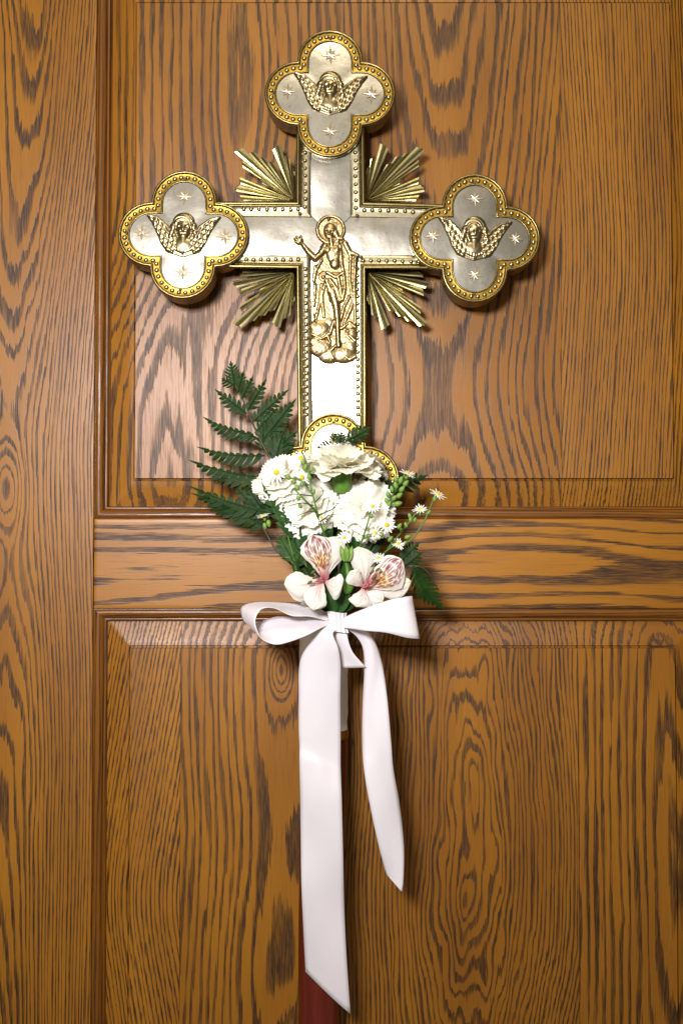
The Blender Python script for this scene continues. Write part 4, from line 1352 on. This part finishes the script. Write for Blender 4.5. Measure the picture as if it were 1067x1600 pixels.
bud(541, 866, 98, 9, (0, -.5, 1), lbud, M_BUD, 'bud', 1.25)
for a in (-1, 0, 1): blade((541 + 3 * a, 878), (541 + 9 * a, 852), 4.5, 104, 108 - 3 * abs(a), lbud, M_BUD)
bud(545, 912, 98, 9, (.2, -.2, 1), lbud, M_CALYX, 'ovary', 1.9)
v, f = tube([P(541, 878, -.098), P(545, 905, -.096), P(534, 950, -.084)], [.002, .0024, .0024], 8)
mk('stem', v, f, M_STEM, lbud)

# small daisies --------------------------------------------------------------
def daisy(px, py, d, r, axis, parent, seed, n=15, disc=0.235):
    c = P(px, py, -d / 1000); u_ = unit(py, -d / 1000)
    X, Y, Z = frame_axis(axis, seed)
    r_ = random.Random(seed)
    mb = MB()
    for k in range(n):
        a = 2 * math.pi * k / n + r_.uniform(-.09, .09)
        rd = X * math.cos(a) + Y * math.sin(a); sd = Z.cross(rd)
        L = r * u_ * r_.uniform(.74, 1.0); w = r * u_ * 0.075
        lift = r_.uniform(-.12, .22)
        pts = []
        for s, q in ((.15, .6), (.45, 1.0), (.78, 1.0), (.95, .6), (1.0, .1)):
            cc = c + rd * L * s + Z * (L * lift * s * s + 0.02 * L)
            pts += [cc - sd * w * q, cc + Z * w * .25, cc + sd * w * q]
        mb.add(pts, [(i * 3 + e, i * 3 + e + 1, i * 3 + e + 4, i * 3 + e + 3) for i in range(4) for e in range(2)])
    fl = mk('flower', mb.v, mb.f, M_ASTER, parent)
    # domed yellow eye
    v, f = [], []
    seg = 14; rd_ = r * u_ * disc
    for j in range(4):
        a = math.pi / 2 * j / 4
        for k in range(seg):
            b = 2 * math.pi * k / seg
            v.append(c + (X * math.cos(b) + Y * math.sin(b)) * rd_ * math.cos(a) + Z * (rd_ * .75 * math.sin(a) + .03 * r * u_))
    v.append(c + Z * (rd_ * .78 + .03 * r * u_))
    for j in range(3):
        for k in range(seg):
            a, b = j * seg + k, j * seg + (k + 1) % seg
            f.append((a, b, b + seg, a + seg))
    for k in range(seg): f.append((3 * seg + k, 3 * seg + (k + 1) % seg, 4 * seg))
    mk('eye', v, f, M_DISC, fl)
    # green cup behind
    bud(px - Z.x * 4, py + Z.z * 6, d - 3, r * .22, Z, parent, M_BUD, 'cup', 1.3)
    return fl

def sprig(label, stems, daisies, buds, seed):
    t = empty('daisy_sprig', P(stems[0][0][0], stems[0][0][1], -stems[0][0][2] / 1000), label, 'daisy', 'sprigs of small white daisies')
    for st in stems:
        pts = [P(q[0], q[1], -q[2] / 1000) for q in catmull(st, 6)]
        v, f = tube(pts, [.0011 * (1 - .4 * i / len(pts)) for i in range(len(pts))], 6)
        mk('stem', v, f, M_STEM, t)
    for k, (x, y, d, r, ax) in enumerate(daisies): daisy(x, y, d, r, ax, t, seed + k)
    for (x, y, d, r, ax) in buds: bud(x, y, d, r * 0.8, ax, t, M_BUD)
    return t
F = (0.05, -1, 0.15)
sprig('sprig of yellow-eyed daisies over the carnation furthest left',
      [[(515, 860, 92), (500, 815, 112), (488, 770, 118), (480, 730, 116), (473, 708, 112)], [(488, 772, 118), (470, 750, 116), (452, 747, 112)], [(495, 800, 114), (470, 775, 118), (458, 762, 116)], [(483, 742, 116), (488, 728, 114)]],
      [(432.5, 738, 106, 21, (-.2, -1, .15)), (470, 716, 106, 17, (.1, -1, .5)), (472, 745.5, 110, 17, (.05, -1, -.1)), (502, 809, 114, 12, (.1, -1, .4)), (412, 806, 84, 12, (-.4, -.4, .9))],
      [(474, 722, 118, 4.5, (0, -.2, 1)), (477, 730, 119, 5, (.3, -.2, 1)), (487, 733, 117, 4, (.4, -.2, 1)), (483, 745, 119, 4.5, (-.3, -.2, 1)), (450, 745, 115, 4.5, (-.6, -.2, .8)), (459, 752, 116, 4, (-.4, -.2, 1)), (464, 762, 117, 4.5, (-.6, -.2, .8)), (490, 768, 119, 4, (.3, -.2, 1)), (466, 778, 118, 4, (-.5, -.2, 1)), (469, 790, 116, 4, (-.5, -.2, 1)), (472, 756, 117, 4, (0, -.2, 1)), (508, 825, 112, 4, (.4, -.2, 1)), (414, 822, 82, 4.5, (.2, -.2, -1)), (420, 818, 82, 5, (.2, -.2, -1))], 31)
sprig('sprig of yellow-eyed daisies in front of the right carnation',
      [[(545, 900, 90), (560, 860, 100), (572, 825, 112), (579, 800, 116)], [(566, 842, 106), (585, 835, 110), (598, 823, 112)], [(555, 875, 96), (545, 855, 104), (539, 842, 108)], [(560, 895, 92), (580, 885, 100), (590, 872, 104)]],
      [(582, 791, 120, 14, (.05, -1, .2)), (604, 820, 114, 17, (.25, -1, .1)), (586, 833, 116, 14, (.5, -.7, .5)), (538, 840, 112, 12, (-.05, -1, .1)), (591, 872, 108, 12, (-.1, -1, .5))],
      [(580, 806, 116, 3.5, (0, -.2, 1)), (610, 842, 108, 4.5, (.5, -.2, .6)), (596, 836, 110, 4, (.5, -.2, .4)), (624, 822, 108, 4.5, (.6, -.2, .8)), (572, 838, 108, 3.5, (.4, -.2, 1))], 51)
sprig('thin sprig of daisies reaching out to the right over the rail',
      [[(570, 900, 84), (605, 860, 88), (640, 845, 92), (662, 815, 94), (675, 785, 94), (680, 774, 94)], [(605, 858, 88), (628, 830, 92), (645, 808, 94), (653, 797, 94)], [(600, 864, 88), (615, 852, 92), (620, 846, 94)]],
      [(683, 772, 96, 16, (.4, -.5, .75)), (656, 796, 97, 14, (-.2, -.6, .9)), (622, 850, 98, 13, (.1, -.7, .6)), (608, 905, 86, 1.5, F)][:3],
      [(679, 779, 94, 4.5, (.3, -.2, 1)), (669, 801, 94, 4.5, (.7, -.2, .5)), (655, 801, 94, 4.5, (-.3, -.2, 1)), (640, 806, 94, 3.8, (-.4, -.2, 1)), (641, 812, 94, 3.8, (-.2, -.2, 1)), (634, 820, 94, 3.8, (-.4, -.2, 1)), (648, 812, 94, 3.5, (.5, -.2, 1)), (637, 839, 93, 4.5, (.8, -.2, .3)), (627, 828, 93, 3.6, (-.5, -.2, 1)), (616, 848, 96, 5, (0, -.3, 1)), (633, 848, 94, 3.5, (.6, -.2, .3))], 71)
sprig('sprig of green buds and one daisy by the bottom finial',
      [[(585, 840, 78), (600, 800, 84), (615, 770, 88), (628, 748, 90), (634, 738, 90)], [(605, 790, 86), (618, 778, 90), (624, 770, 90)], [(600, 800, 84), (612, 790, 90), (620, 786, 90)]],
      [(636, 740, 92, 15, (.3, -.4, .85))],
      [(606, 772, 92, 4.5, (-.3, -.2, 1)), (612, 764, 92, 4.5, (-.2, -.2, 1)), (618, 758, 92, 5, (-.3, -.2, 1)), (628, 764, 92, 5, (.6, -.2, .7)), (634, 755, 92, 5, (.6, -.2, .7)), (624, 774, 92, 5, (.7, -.2, .6)), (616, 778, 92, 4.5, (.5, -.2, .6)), (604, 782, 92, 4.5, (-.5, -.2, .8)), (622, 787, 92, 5.5, (.9, -.2, .2)), (608, 788, 92, 4.5, (.2, -.3, .8)), (626, 750, 93, 5, (.3, -.2, 1)), (618, 748, 92, 4.5, (-.4, -.2, 1))], 91)
# thin needle leaves on the left sprig
ndl = empty('needle_sprig', P(505, 830, -0.1), 'thin dark green needle leaves across the left carnations', 'sprig')
for a, b, c in (((488, 775), (455, 772), (440, 780)), ((490, 790), (472, 786), (452, 790)), ((497, 805), (520, 795), (528, 785)), ((492, 785), (505, 770), (500, 760)), ((498, 812), (490, 795), (478, 782)), ((500, 815), (515, 805), (530, 803)), ((486, 768), (478, 758), (474, 745)), ((495, 800), (480, 800), (465, 806))):
    pts = [P(q[0], q[1], -dd / 1000) for q, dd in zip(catmull([a, b, c], 4), np.linspace(116, 122, 9))]
    v, f = tube(pts, [.0007 * (1 - .7 * i / len(pts)) for i in range(len(pts))], 5)
    mk('needle', v, f, M_LEAF, ndl)
